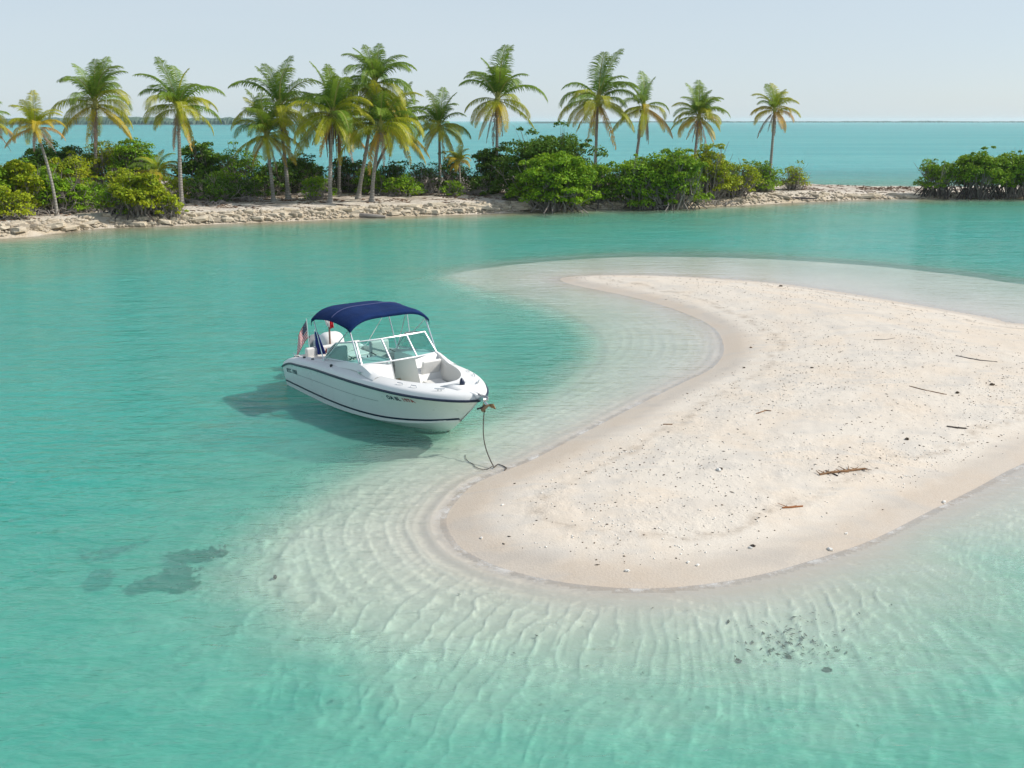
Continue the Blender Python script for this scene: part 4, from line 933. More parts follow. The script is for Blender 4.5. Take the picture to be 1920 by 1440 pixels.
# outboard engine tilted up behind the transom
T = Matrix.Translation((-.30, .22, .64)) @ Matrix.Rotation(R(80), 4, 'Y') @ Matrix.Diagonal((0.82, 1.15, 1.05, 1.0)) @ Matrix.Rotation(R(0), 4, 'Z')
def loft(rows_, name, mat, seg=20, M=T, parent=boat):
    m = MB(); out = []
    for (cx, cz, wy, wx, z) in rows_:
        out.append([M @ Vector((cx + wx * math.copysign(abs(math.cos(a)) ** .62, math.cos(a)), wy * math.copysign(abs(math.sin(a)) ** .62, math.sin(a)), z)) for a in np.linspace(0, 2 * math.pi, seg, endpoint=False)])
    m.grid(out, close=True); n = seg; m.add(out[0], [tuple(range(n))]); m.add(out[-1], [tuple(range(n))]); return m.build(name, mat, parent)
loft([(-.20, 0, .22, .33, .08), (-.20, 0, .27, .40, .16), (-.20, 0, .285, .43, .30), (-.19, 0, .27, .41, .44), (-.16, 0, .22, .35, .53), (-.14, 0, .13, .22, .57)], 'engine_cowl', M_DECK)
loft([(-.18, 0, .20, .28, -.10), (-.18, 0, .22, .32, .08)], 'engine_apron', M_GREY)
loft([(-.20, 0, .07, .17, -.75), (-.20, 0, .085, .19, -.10)], 'engine_leg', M_DECK)
loft([(-.25, 0, .16, .30, -.58), (-.25, 0, .16, .30, -.56)], 'cavitation_plate', M_GREY)
m = MB(); m.tube([T @ Vector((-.02, 0, -.78)), T @ Vector((-.12, 0, -.78)), T @ Vector((-.40, 0, -.78)), T @ Vector((-.52, 0, -.78))], [.02, .075, .075, .03], 10); m.build('gearcase', M_DECK, boat)
for k in range(3):
    m = MB(); a = k * 2.094; m.add([T @ Vector((-.47 + dx, math.cos(a + da) * r0, -.78 + math.sin(a + da) * r0)) for dx, da, r0 in ((0, 0, .04), (.05, .5, .17), (0, .1, .20), (-.05, -.35, .16))], [(0, 1, 2, 3)]); m.build('propeller_blade', M_BLACK, boat, solid=.012)
m = MB(); m.box((-.02, .12, .42), (.14, .34, .50)); m.build('transom_bracket', M_GREY, boat, bevel=.02)
rbox('engine_well_hatch', (.20, .74, .80), (.34, .42, .08), M_DECK, .02)
# lettering on the starboard side
def hull_text(name, txt, x, z, size, mat, slope=0.0):
    cu = bpy.data.curves.new(name, 'FONT'); cu.body = txt; cu.size = size; cu.offset = .0045; cu.space_character = 1.1; cu.resolution_u = 3
    o = bpy.data.objects.new('lettering_source', cu); C.objects.link(o); bpy.context.view_layer.update()
    me = bpy.data.meshes.new_from_object(o); bpy.data.objects.remove(o)
    bm = bmesh.new(); bm.from_mesh(me)
    bmesh.ops.triangulate(bm, faces=bm.faces); bmesh.ops.subdivide_edges(bm, edges=[e for e in bm.edges if e.calc_length() > .03], cuts=2)
    for v in bm.verts:
        X_ = x + v.co.x; Z_ = z + v.co.y + slope * v.co.x; v.co = (X_, -(side(X_, Z_) + .007), Z_)
    bm.to_mesh(me); bm.free(); me.name = name; me.materials.clear()
    return link_mesh(name, me, mat, boat)
M_RED = simple('dark_red_vinyl', (0.36, 0.03, 0.03), 0.5); M_TEAL = simple('dark_teal_vinyl', (0.01, 0.05, 0.08), 0.5)
slope_ = (zr(5.6) - zr(4.9)) / .7
hull_text('registration_prefix', 'OA BL', 4.95, .745, .125, M_TEAL, .03); hull_text('registration_number', '197A', 5.38, .757, .125, M_RED, .03)
hull_text('name_lettering', 'BYC 1958', .22, .40, .135, M_TEAL, .10)
# ------------------------------------------------------------------ anchor, rope, flags
an = empty('anchor', bw(7.02, 0, .98), 'rusty anchor stowed in the roller at the tip of the white bow', 'anchor', rz=YAW)
M_RUST = simple('rusty_galvanised', (0.30, 0.19, 0.10), 0.75, 0.3, var=0.5, scale=20)
m = MB(); m.tube([(-.32, 0, .06), (.02, 0, .03), (.16, 0, -.05)], [.022, .022, .03], 7); m.build('shank', M_STEEL, an)
for sg in (-1, 1):
    m = MB(); m.hexa([Vector(q) for q in ((.16, sg * .02, -.06), (.30, sg * .05, -.02), (.22, sg * .17, -.16), (.10, sg * .13, -.14), (.16, sg * .02, -.03), (.30, sg * .05, .01), (.22, sg * .17, -.13), (.10, sg * .13, -.11))]); m.build('fluke', M_RUST, an, bevel=.006)
    m = MB(); m.tube([(.15, 0, -.05), (.12, sg * .10, -.09), (.06, sg * .19, -.12)], .02, 6); m.build('stock_arm', M_BLACK, an)
m = MB()
for i in range(5): m.tube([Vector((.05 + .035 * math.cos(a), .04 * math.sin(a) * (i % 2) , -.05 - .035 * i + .03 * math.sin(a))) for a in np.linspace(0, 6.28, 9)], .009, 5, False)
m.build('chain', M_RUST, an)
b0 = bw(7.08, 0, .90); b1 = Vector((*g(926, 876, .02), .02)); pts = []
for i in range(22):
    t = i / 21; q = b0.lerp(b1, t); pts.append(Vector((q.x - .10 * math.sin(math.pi * t), q.y + .03 * math.sin(math.pi * t), b0.z + (b1.z - b0.z) * (t ** .80) - .05 * math.sin(math.pi * t))))
def bedpt(u, v): x, y = g(u, v, -.06); return Vector((x, y, ht(x, y) + .015))
for uv in [(934, 875), (944, 879), (950, 884), (946, 888)]: pts.append(bedpt(*uv))
m = MB(); m.tube(pts, .011, 6); M_ROPE = simple('dark_rope', (0.07, 0.055, 0.045), 0.9, var=.5, scale=30)
rope = m.build('anchor_rope', M_ROPE, smooth=True, label='thin dark rope hanging from the bow tip down to the shallow sand', category='rope')
m = MB(); m.tube([bedpt(*q) for q in [(926, 876), (922, 881), (914, 885), (906, 885), (897, 882), (890, 878), (888, 872), (880, 868), (874, 861), (872, 852)]], .007, 6)
m.build('rope_tail', M_ROPE, rope)
M_WHT = simple('flag_white', (0.78, 0.76, 0.74), .8); M_FRED = simple('flag_red', (0.55, 0.02, 0.03), .8); M_FBLUE = simple('flag_navy', (0.012, 0.022, 0.09), .8); M_ROYAL = simple('flag_royal_blue', (0.012, 0.035, 0.22), .85)
fl = empty('flag', bw(.42, -.62, .80), 'limp flag with stars and red stripes on a staff at the stern', 'flag', rz=YAW)
def wire_staff(parent, h, lean, rad=.011, mat=None):
    m = MB(); m.tube([(0, 0, 0), (lean[0], lean[1], h)], rad, 7); return m.build('staff', mat or M_ALU, parent)
wire_staff(fl, .92, (-.05, -.02))
# cloth: rows down the hoist, columns along the fly; 13 stripes, canton of 7
NU, NV = 18, 26
def cloth_pt(i, j):   # i along fly, j down hoist
    u_, v_ = i / NU, j / NV; s_ = Vector((-.05, -.02, .92)) * (1 - .0) - Vector((0, 0, .04 + .46 * v_))
    fold = math.sin(u_ * 9 + v_ * 3) * .035 * u_
    d = Vector((-.10, -.20, -.30)) * u_ + Vector((.03, -.10, -.10)) * u_ * v_
    return s_ + d + Vector((fold, -fold * .6, -.10 * u_ * u_))
V = [cloth_pt(i, j) for j in range(NV + 1) for i in range(NU + 1)]
Fc, MI = [], []
for j in range(NV):
    for i in range(NU):
        Fc.append((j * (NU + 1) + i, j * (NU + 1) + i + 1, (j + 1) * (NU + 1) + i + 1, (j + 1) * (NU + 1) + i)); st = j // 2
        MI.append(2 if (i < 8 and st < 7) else (0 if st % 2 else 1))
me = mesh_of('cloth', V, Fc, True); o = link_mesh('cloth', me, [], fl)
for q in (M_WHT, M_FRED, M_FBLUE): me.materials.append(q)
me.polygons.foreach_set('material_index', MI)
md = o.modifiers.new('solid', 'SOLIDIFY'); md.thickness = .004
Vs, Fs = [], []
for row in range(9):
    for col in range(6 if row % 2 == 0 else 5):
        fi = (.6 + col * 1.3 + (0 if row % 2 == 0 else .65)); fj = 1.0 + row * 1.45
        for sd_ in (1, -1):
            c0 = cloth_pt(fi, fj); eu = (cloth_pt(fi + .3, fj) - c0).normalized(); ev = (cloth_pt(fi, fj + .3) - c0).normalized(); nn = eu.cross(ev).normalized() * .006 * sd_; b0_ = len(Vs)
            for k in range(10):
                a = k * math.pi / 5; rr = .010 if k % 2 == 0 else .004; Vs.append(c0 + nn + eu * math.sin(a) * rr - ev * math.cos(a) * rr)
            Fs.append(tuple(range(b0_, b0_ + 10)))
o2 = link_mesh('star', mesh_of('star', Vs, Fs, False), M_WHT, fl); o2['kind'] = 'stuff'
def drape(name, parent, top, bottom_pts, top_pts, mat, folds=5, amp=.03, n=20):
    m = MB(); rows = []
    for j in range(15):
        v_ = j / 14; rows.append([Vector(top_pts[0]).lerp(Vector(top_pts[1]), i / n).lerp(Vector(bottom_pts[0]).lerp(Vector(bottom_pts[1]), i / n), v_) + Vector((math.sin(i / n * folds * 6.28 + v_ * 2) * amp * (.3 + v_), math.cos(i / n * folds * 6.28) * amp * .4 * v_, 0)) for i in range(n + 1)])
    m.grid(rows); return m.build(name, mat, parent, solid=.005)
bf = empty('flag', bw(.55, -.50, .78), 'plain deep blue cloth hanging from the second staff, right beside the starred flag', 'flag', rz=YAW)
m = MB(); m.tube([(0, 0, 0), (-.04, .0, .66)], .009, 6); m.build('staff', M_ALU, bf)
drape('cloth', bf, 0, [(.16, .16, .04), (-.02, -.02, .02)], [(.03, .05, .60), (-.04, -.01, .62)], M_ROYAL, 3, .03)
drape('red_corner', bf, 0, [(.40, .30, .06), (.28, .20, .02)], [(.18, .18, .20), (.17, .16, .10)], M_FRED, 1, .01, 8)
pf = empty('flag', bw(.30, .02, .95), 'small red and white cloth furled round a brown pole, behind the canopy', 'flag', rz=YAW)
m = MB(); m.tube([(0, 0, -.1), (0, 0, .62)], .026, 8); m.build('pole', simple('brown_pole', (0.28, 0.17, 0.13), .6), pf)
drape('red_cloth', pf, 0, [(.05, .07, .44), (.04, -.01, .42)], [(.03, .10, .62), (.02, .01, .66)], M_FRED, 2, .03, 10)
drape('white_cloth', pf, 0, [(.02, -.03, .46), (-.02, -.07, .52)], [(.02, .00, .66), (0, -.13, .66)], M_WHT, 2, .03, 10)

# ------------------------------------------------------------------ rocks of the bank
def rock_mat():
    b = NB('limestone'); n = b.noise(1.5, 5, 0.65, b.obj()); r = b.rnd(); z = b.n('ShaderNodeSeparateXYZ', i0=b.pos()).outputs[2]
    c = b.mix(b.mr(n, 0.3, 0.7), (0.46, 0.38, 0.27), (0.70, 0.60, 0.46)); c = b.mix(b.mr(r, 0, 1, 0, 0.55), c, (0.72, 0.64, 0.51))
    c = b.mix(b.math('MULTIPLY', b.mr(r, 0.80, 0.98), 0.7), c, (0.17, 0.135, 0.10)); c = b.mix(b.mr(z, 0.03, 0.14, 0.65, 0), c, (0.15, 0.12, 0.065))
    return b.done(b.prin(Base_Color=c, Roughness=0.95, Specular_IOR_Level=0.1, Normal=b.bump(b.noise(5, 5, 0.7, b.obj()), 1.0, 0.08)))
M_ROCK = rock_mat()
def rock_mesh(seed):
    r_ = random.Random(seed); bm = bmesh.new(); bmesh.ops.create_cube(bm, size=1.0)
    bmesh.ops.bevel(bm, geom=bm.verts[:] + bm.edges[:], offset=0.17, segments=1, affect='EDGES')
    for v in bm.verts: v.co += Vector((r_.uniform(-.11, .11), r_.uniform(-.11, .11), r_.uniform(-.10, .10)))
    me = bpy.data.meshes.new('rock'); bm.to_mesh(me); bm.free(); me.materials.append(M_ROCK); return me
RM = [rock_mesh(i) for i in range(14)]
front = [np.array(g(*p)) for p in ISL_PX]
fl_ = [0]
for a, b_ in zip(front, front[1:]): fl_.append(fl_[-1] + math.dist(a, b_))
def shore_pt(s_, off):
    i = min(len(front) - 2, int(np.searchsorted(fl_, s_, side='right') - 1)); t = (s_ - fl_[i]) / (fl_[i + 1] - fl_[i]); a, b_ = front[i], front[i + 1]
    d = (b_ - a) / np.linalg.norm(b_ - a); return a + (b_ - a) * t + np.array([-d[1], d[0]]) * off
TOT = fl_[-1]
r_ = random.Random(99); cand = []
while len(cand) < 300:
    s_ = r_.uniform(0, TOT); dens = 1.0 if s_ < TOT * .62 else .45
    if s_ > TOT * .88: dens = .22
    if r_.random() > dens: continue
    lay = r_.random(); off = 0.25 + 1.35 * lay; big = r_.random() < .22
    sx = r_.uniform(.38, .78) * (1.6 if big else 1); cand.append((s_, off, sx, sx * r_.uniform(.5, .8), r_.uniform(.17, .30) * (1.1 if big else 1)))
def rp(c):
    q = shore_pt(c[0], c[1]); return q[0], q[1]
XY = np.array([rp(c) for c in cand]); HZ = terrain(XY[:, 0], XY[:, 1])[0]
for i, c in enumerate(cand):
    o = bpy.data.objects.new('rock', RM[i % len(RM)]); C.objects.link(o); o.parent = island
    o.location = (XY[i, 0], XY[i, 1], HZ[i] + c[4] * .22); o.scale = c[2:5]; o.rotation_euler = (r_.uniform(-.15, .15), r_.uniform(-.15, .15), r_.uniform(-.7, .7))
# smaller rubble between them
def scatter(name, mat, P, size, seed, flat=0.6, parent=None, kind='stuff', label=None, verts=None, elong=1.0):
    """many small lumps in one mesh"""
    rg = np.random.default_rng(seed)
    base = np.array([(1, 0, 0), (-1, 0, 0), (0, 1, 0), (0, -1, 0), (0, 0, 1), (0, 0, -1)], float) if verts is None else verts
    tri = np.array([(0, 2, 4), (2, 1, 4), (1, 3, 4), (3, 0, 4), (2, 0, 5), (1, 2, 5), (3, 1, 5), (0, 3, 5)])
    n = len(P); k = len(base); s_ = (size * (0.45 + rg.random(n) ** 2 * 1.3))[:, None, None] if np.isscalar(size) else size[:, None, None]
    B_ = np.repeat(base[None], n, 0) * (1 + rg.uniform(-.3, .3, (n, k, 1))); B_[:, :, 0] *= elong; B_[:, :, 2] *= flat
    a = rg.random(n) * 6.283; ca, sa = np.cos(a)[:, None], np.sin(a)[:, None]; x, y = B_[:, :, 0].copy(), B_[:, :, 1].copy()
    B_[:, :, 0] = x * ca - y * sa; B_[:, :, 1] = x * sa + y * ca
    V = (B_ * s_ / 2 + P[:, None, :]).reshape(-1, 3); Fq = (tri[None] + (np.arange(n) * k)[:, None, None]).reshape(-1, 3)
    me = fast_mesh(name, V, Fq, False); return link_mesh(name, me, mat, parent, kind=kind, label=label)
rg = np.random.default_rng(11); n = 5200
ss = rg.random(n) * TOT; of = 0.05 + 2.2 * rg.random(n) ** 1.2
P = np.array([shore_pt(a, b_) for a, b_ in zip(ss, of)]); z = terrain(P[:, 0], P[:, 1])[0]
keepm = (rg.random(n) < np.where(ss < TOT * .65, 1, .45)); P3 = np.column_stack([P, z + .02])[keepm]
scatter('rock_rubble', M_ROCK, P3, 0.26, 12, .6, island)
# brown leaf litter and twigs on the sand
M_LIT = simple('dry_leaf_litter', (0.17, 0.10, 0.06), 0.95, var=0.5, scale=1.0)
n = 9000; ss = rg.random(n) * TOT; of = 2.6 + 9 * rg.random(n) ** 1.3
P = np.array([shore_pt(a, b_) for a, b_ in zip(ss, of)]); k = fbm(P[:, 0] * .6, P[:, 1] * .9, 77) > 0.0; P = P[k]; z, _, _, _, dd = terrain(P[:, 0], P[:, 1]); ok = dd < -1
scatter('leaf_litter', M_LIT, np.column_stack([P, z + .02])[ok], 0.16, 13, .25, None, 'stuff', None, elong=1.8)
# dead wood: each tangle or log on its own
def tangle(px, py, hw, label, n=26, hgt=.7, col=None, rad=.035, name='driftwood', seed=0):
    r_ = random.Random(seed + 500); x0, y0, z0 = place(px, py); W = hw / F_PX * (y0 * cp + 2)
    m = MB()
    for i in range(n):
        a = r_.uniform(0, 6.28); f = r_.random() ** .6; p0 = Vector((math.cos(a) * W * f, math.sin(a) * W * .45 * f, r_.uniform(0, .15)))
        d = Vector((r_.uniform(-1, 1), r_.uniform(-.5, .5), r_.uniform(.0, .9) * hgt)); l = r_.uniform(.5, 1.3)
        p1 = p0 + d * l * .5 + Vector((r_.uniform(-.15, .15), 0, r_.uniform(0, .2))); p2 = p0 + d * l + Vector((r_.uniform(-.3, .3), 0, -.15 * l))
        for q in (p0, p1, p2): q.z = max(q.z, ht(x0 + q.x, y0 + q.y) - z0 + .02) if i % 3 == 0 else max(q.z, -.15)
        m.tube([p0, p0.lerp(p1, .5) + Vector((0, 0, .06)), p1, p2], [rad * 1.3, rad, rad * .8, rad * .35], 5, False)
    return m.build(name, col or M_TWIG, None, loc=(x0, y0, z0), label=label, category='driftwood', group='dead wood on the island shore')
TG = [(215, 398, 58, 'dark grey tangle of dead roots under the overhanging yellow-green bush', 60, .55, M_ROOTG), (70, 404, 45, 'grey fallen branches lying left of the curved palm foot', 22, .5, None),
      (170, 385, 40, 'pale bare branches standing up below the second palm', 26, 1.1, None), (415, 377, 26, 'bare forked branches in front of the dark thicket', 16, 1.0, None), (395, 384, 30, 'thin grey brushwood lying at the left end of the bare sand', 14, .4, None),
      (887, 366, 22, 'rounded tangle of pale dead roots right of the tiny orange palm', 46, .9, None), (1130, 384, 55, 'dark exposed roots on the rock edge beneath the bright mangroves', 60, .6, M_ROOT), (1215, 385, 60, 'tangled roots over the water edge below the palm leaning right', 60, .6, M_ROOTG),
      (1290, 382, 48, 'dark roots and branches at the water edge under the wide mangrove', 50, .6, M_ROOT), (1350, 374, 35, 'grey brushwood left of the lone thin palm', 26, .6, None), (1660, 356, 60, 'low line of brown wrack and twigs along the top of the sand spit', 40, .12, M_LIT), (1740, 362, 26, 'dark dead wood beside the mangrove islet', 26, .3, M_ROOT)]
TG += [(25, 409, 34, 'fallen grey twigs at the far left of the bank', 22, .35, None), (128, 401, 30, 'grey brushwood right of the curved palm foot', 24, .4, None), (245, 404, 44, 'black snarl of roots deep under the overhanging bush, at the waterline', 50, .5, M_ROOT),
       (305, 405, 30, 'grey sticks poking out from the right side of the overhanging bush', 26, .5, M_ROOTG), (355, 381, 22, 'pale twigs behind the foot of the palm with the brown frond', 14, .6, None), (470, 378, 28, 'thin bare brush left of the leaning palm pair', 20, .45, None),
       (560, 369, 26, 'dry brush between the leaning pair and the grove', 18, .3, None), (730, 369, 34, 'grey brushwood under the bushes right of the grove', 26, .5, None), (798, 364, 26, 'upright bare twigs left of the medium straight palm', 26, 1.0, None), (955, 376, 30, 'dark brush right of the tall slender palm foot', 24, .35, M_ROOTG), (1060, 388, 45, 'dark roots beneath the large bright mangrove', 46, .5, M_ROOT)]
for i, a in enumerate(TG): tangle(a[0], a[1], a[2], a[3], a[4], a[5], a[6], seed=i)
def log(px, py, L, rot, rad, label, mat=None):
    x0, y0, z0 = place(px, py); m = MB(); pts = [Vector((-L / 2, 0, rad * .7)), Vector((-L * .2, .05 * L, rad)), Vector((L * .15, -.02 * L, rad * .9)), Vector((L / 2, .04 * L, rad * .5))]
    Mx = Matrix.Rotation(rot, 4, 'Z'); m.tube([Mx @ p for p in pts], [rad * .7, rad, rad * .9, rad * .5], 8); return m.build('driftwood_log', mat or M_TWIG, None, loc=(x0, y0, z0), label=label, category='log')
log(590, 369, 2.6, .05, .17, 'grey log lying behind the leaning palm pair'); log(690, 394, 2.4, -.1, .16, 'pale weathered log on the rock edge below the grove'); log(1500, 378, 3.0, .12, .10, 'dark waterlogged trunk lying at the waterline of the sand spit', M_ROOT)
# ------------------------------------------------------------------ things on the sandbar
M_WOOD = simple('brown_driftwood', (0.24, 0.13, 0.06), 0.85, var=0.4, scale=6, bump=.01); M_DARKW = simple('dark_driftwood', (0.07, 0.055, 0.045), 0.9, var=0.4); M_SHELL = simple('bleached_shell', (0.80, 0.77, 0.71), 0.6, var=0.12, scale=12)
M_WEED = simple('dry_seaweed', (0.075, 0.055, 0.035), 0.95, var=0.6, scale=5)
def stick(uv, rad, label, mat=M_WOOD, name='driftwood_stick', side_twigs=0, seed=0):
    r_ = random.Random(seed); P = []
    for u, v in uv:
        x, y, z = place(u, v); P.append(Vector((x, y, z + rad * .7)))
    o0 = P[0].copy(); m = MB(); Q_ = [p - o0 for p in P]; n = len(Q_); m.tube(Q_, [rad * (.5 + .6 * math.sin(math.pi * (i + .6) / (n + .2))) for i in range(n)], 7)
    for k in range(side_twigs):
        i = r_.randrange(n - 1); b0 = Q_[i].lerp(Q_[i + 1], r_.random()); d = (Q_[-1] - Q_[0]).normalized(); e = b0 + (d * r_.uniform(-.5, .5) + Vector((-d.y, d.x, 0)) * r_.uniform(-.5, .5)) * r_.uniform(.2, .5) + Vector((0, 0, .03)); m.tube([b0, e], [rad * .5, rad * .2], 5)
    return m.build(name, mat, None, loc=o0, label=label, category='driftwood', group='driftwood on the sandbar')
stick([(1537, 891), (1560, 887), (1590, 884), (1622, 880)], .024, 'largest brown branch with splintered twigs, on the lower right of the sandbar', M_WOOD, side_twigs=22, seed=1)
stick([(1548, 883), (1560, 888), (1571, 893)], .014, 'short dark stick lying across the largest brown branch', M_DARKW, seed=2)
stick([(1467, 953), (1485, 952), (1505, 950)], .018, 'reddish brown flat stick on the sand near the lower edge of the sandbar', simple('red_driftwood', (0.33, 0.13, 0.045), .8, var=.3), side_twigs=2, seed=3)
stick([(1792, 667), (1815, 672), (1838, 676), (1870, 679)], .013, 'long thin curved twig near the right edge of the sandbar', M_DARKW, side_twigs=1, seed=4)
stick([(1775, 800), (1795, 803), (1812, 804)], .018, 'blue-grey stick on the damp grey patch at the right of the sandbar', M_DARKW, seed=5)
stick([(1638, 637), (1660, 637), (1678, 634)], .010, 'faint pale twig on the upper middle of the sandbar', M_TWIG, seed=6)
stick([(1705, 724), (1735, 732), (1775, 740)], .010, 'thin pale twig left of the grey damp patch', M_WOOD, side_twigs=1, seed=7)
stick([(1418, 776), (1436, 770), (1446, 771)], .013, 'small brown stick in the middle of the sandbar', M_WOOD, side_twigs=1, seed=8)
stick([(1243, 796), (1261, 796)], .013, 'short brown stick near the inner shore of the sandbar', M_WOOD, seed=9)
def lump(px, py, size, label, mat, name, cat, seed, flat=.5, group=None):
    x, y, z = place(px, py); r_ = random.Random(seed); bm = bmesh.new(); bmesh.ops.create_icosphere(bm, subdivisions=2, radius=.5)
    for v in bm.verts:
        v.co *= 1 + .32 * math.sin(v.co.x * 9 + seed) * math.cos(v.co.y * 11 + seed * 2) + r_.uniform(-.12, .12); v.co.z *= flat
    size *= .72 if label.find('under water') < 0 else 1
    bmesh.ops.scale(bm, vec=(size, size * .65, size), verts=bm.verts); me = bpy.data.meshes.new(name); bm.to_mesh(me); bm.free()
    o = link_mesh(name, me, mat, None, (x, y, z + size * flat * .25), label=label, category=cat, group=group); o.rotation_euler.z = r_.uniform(0, 3); return o
LP = [(1348, 882, .16, 'pale shell with a dark clump beside it, left of the largest brown branch', M_SHELL, 'shell', 'shell'), (1352, 880, .12, 'dark clump touching the pale shell, left of the largest brown branch', M_WEED, 'seaweed_clump', 'seaweed'),
      (1701, 824, .15, 'black clump on the grey damp patch', M_WEED, 'seaweed_clump', 'seaweed'), (1556, 1031, .14, 'white jelly-like lump at the lower waterline of the sandbar', M_SHELL, 'shell', 'shell'),
      (1412, 1024, .11, 'dark pebble with a white shell beside it, above the lower shore', M_DARKW, 'pebble', 'pebble'), (1407, 1028, .10, 'white shell beside the dark pebble above the lower shore', M_SHELL, 'shell', 'shell'),
      (1176, 1071, .11, 'greyish shell on the smooth wet sand at the bottom of the sandbar', M_SHELL, 'shell', 'shell'), (1290, 1055, .09, 'small white shell left of the dark pebble, on the lower shore', M_SHELL, 'shell', 'shell'), (1308, 1060, .09, 'lowest small white shell on the bottom shore', M_SHELL, 'shell', 'shell'),
      (903, 1009, .09, 'tiny star-shaped white shell on the dark wet sand at the left tip', M_SHELL, 'shell', 'shell'), (942, 947, .08, 'lone shell near the inner edge of the wet sand', M_SHELL, 'shell', 'shell'), (1587, 1001, .09, 'shell on the lower right shore of the sandbar', M_SHELL, 'shell', 'shell'),
      (1770, 942, .13, 'piece of white foam washed up at the right waterline', M_SHELL, 'foam_scrap', 'foam'), (1860, 722, .18, 'black wrack clump near the right edge of the photo', M_WEED, 'seaweed_clump', 'seaweed'), (1795, 737, .16, 'dark wrack clump beside the thin pale twig', M_WEED, 'seaweed_clump', 'seaweed'),
      (1464, 537, .22, 'dark clump at the far edge of the sandbar', M_WEED, 'seaweed_clump', 'seaweed'), (1408, 652, .12, 'rust brown scrap in the upper middle of the sandbar', M_WOOD, 'seaweed_clump', 'seaweed'), (1395, 690, .12, 'dark scrap on the inner slope of the sandbar', M_WEED, 'seaweed_clump', 'seaweed'), (1522, 690, .12, 'dark scrap at the very middle of the sandbar', M_WEED, 'seaweed_clump', 'seaweed')]
for i, a in enumerate(LP): lump(*a, seed=i + 3, group={'shell': 'shells on the sandbar', 'seaweed': 'seaweed clumps on the sandbar'}.get(a[6]))
# tiny debris nobody could count
def bar_points(n, seed, cond):
    rg = np.random.default_rng(seed); x = rg.uniform(-1.5, 19, n); y = rg.uniform(12, 42, n); z, _, dA, _, _ = terrain(x, y); k = cond(x, y, dA, rg); return np.column_stack([x, y, z + .004])[k]
wr = lambda dA, c, w_: np.exp(-((dA - c) / w_) ** 2)
P = bar_points(26000, 31, lambda x, y, dA, rg: (dA < -.35) & (rg.random(len(x)) < .05 + .30 * wr(dA, -1.6, .25) * (fbm(x * .5, y * .5, 4) > -.05) + .22 * wr(dA, -3.0, .5)))
scatter('seaweed_scraps', M_WEED, P, 0.025, 32, .4, None, elong=2.0)
P = bar_points(60000, 33, lambda x, y, dA, rg: (dA < -.75) & (rg.random(len(x)) < np.clip(.15 + 1.2 * (fbm(x * .4, y * .4, 8) + .15), .03, .8)) & (y < 24))
scatter('shell_grit', M_SHELL, P, 0.028, 34, .6, None)
P = bar_points(30000, 35, lambda x, y, dA, rg: (dA < -.6) & (rg.random(len(x)) < np.clip(.12 + 1.1 * (fbm(x * .4, y * .4, 8) + .1), .02, .6)))
scatter('pebble_grit', simple('brown_grit', (0.20, 0.145, 0.10), .9, var=.4), P, 0.026, 36, .6, None)
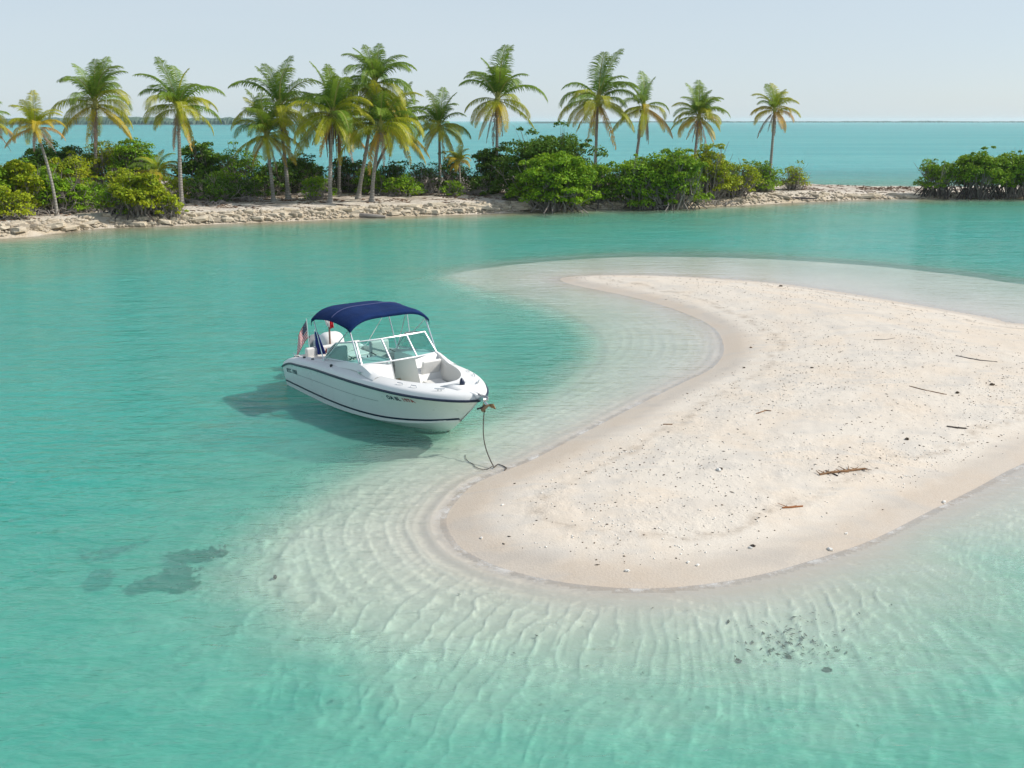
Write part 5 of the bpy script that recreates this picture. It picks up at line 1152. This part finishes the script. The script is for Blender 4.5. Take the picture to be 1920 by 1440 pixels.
# ------------------------------------------------------------------ on the seabed
M_SG = simple('seagrass', (0.030, 0.040, 0.018), 0.9, var=.5, scale=3); M_SL = simple('sunken_leaf', (0.07, 0.075, 0.05), 0.9, var=.4); M_SGR = simple('weedy_rubble', (0.085, 0.060, 0.050), 0.9, var=.5, scale=5)
def patch(uvs, label, seed, n=700, red=False):
    rg = np.random.default_rng(seed); P = []
    for (u, v, hw, hh) in uvs:
        k = int(n / len(uvs)); uu = u + rg.normal(size=k) * hw * .55; vv = v + rg.normal(size=k) * hh * .55
        for a, b_ in zip(uu, vv): P.append(g(a, b_, -.45))
    P = np.array(P); P = P[(fbm(P[:, 0] * 1.9 + 3.3, P[:, 1] * 1.2, 101) + 0.7 * fbm(P[:, 0] * 5, P[:, 1] * 5, 98)) > -0.10]; z = terrain(P[:, 0], P[:, 1])[0]; P3 = np.column_stack([P, z + .03])
    o0 = P3.mean(0); o = scatter('seagrass_patch', M_SG, P3 - o0, 0.060, seed, .75, None, None, None, elong=1.5); o.location = o0; o['label'] = label; o['category'] = 'seagrass'
    del_ = P3[rg.random(len(P3)) < .35] - o0; scatter('weedy_stones', M_SGR, del_ + np.array([0, 0, .03]), 0.055, seed + 1, .8, o)
    return o
patch([(210, 1005, 40, 9), (185, 1018, 22, 7)], 'faint dark seagrass patch, upper left one on the sea floor', 61, 300)
patch([(186, 1066, 16, 12), (180, 1078, 20, 9)], 'small round dark seagrass patch, lower left one on the sea floor', 62, 420)
patch([(300, 1092, 45, 9), (330, 1078, 25, 8), (340, 1100, 24, 12), (262, 1096, 20, 6)], 'largest dark weedy patch on the sea floor left of the sandbar', 63, 1100)
patch([(350, 1040, 45, 8), (330, 1052, 18, 7), (385, 1050, 30, 8)], 'thin weed patch just above the largest one on the sea floor', 64, 350)
def bed_scraps(name, cx, cy, sx, sy, n, seed, size, mat):
    rg = np.random.default_rng(seed); P = np.array([g(cx + a * sx, cy + b_ * sy, -.4) for a, b_ in rg.normal(size=(n, 2))]); z = terrain(P[:, 0], P[:, 1])[0]
    return scatter(name, mat, np.column_stack([P, z + .02]), size, seed, .4, None, elong=3.0)
bed_scraps('sunken_leaves', 1490, 1240, 60, 26, 170, 71, .020, M_SL); bed_scraps('sunken_leaves', 1000, 1300, 420, 90, 80, 72, .016, M_SL)
for i, (u, v, sz, lb) in enumerate([(1384, 1241, .09, 'round dark stone under water, left of the sunken leaves'), (1478, 1233, .08, 'dark knobbly stone under water amid the sunken leaves'), (1550, 1258, .12, 'dark weedy branch stump under water, right end of the sunken leaves'), (516, 1084, .09, 'small dark stone under water beside the pale shelf')]):
    lump(u, v, sz, lb, M_SGR, 'sunken_stone', 'stone', 80 + i, .6, 'stones under water')

# ------------------------------------------------------------------ sea haze
hm = NB('sea_haze'); pv = hm.n('ShaderNodeVolumePrincipled'); pv.inputs['Color'].default_value = (0.90, 0.95, 1.0, 1); pv.inputs['Density'].default_value = 0.00010; pv.inputs['Anisotropy'].default_value = 0.3
hm.set(hm.out.inputs['Volume'], pv.outputs[0])
m = MB(); m.box((0, 4500, 8.0), (29600, 9400, 23.0)); m.build('haze', hm.m, smooth=False, kind='stuff')
S.cycles.volume_bounces = 1
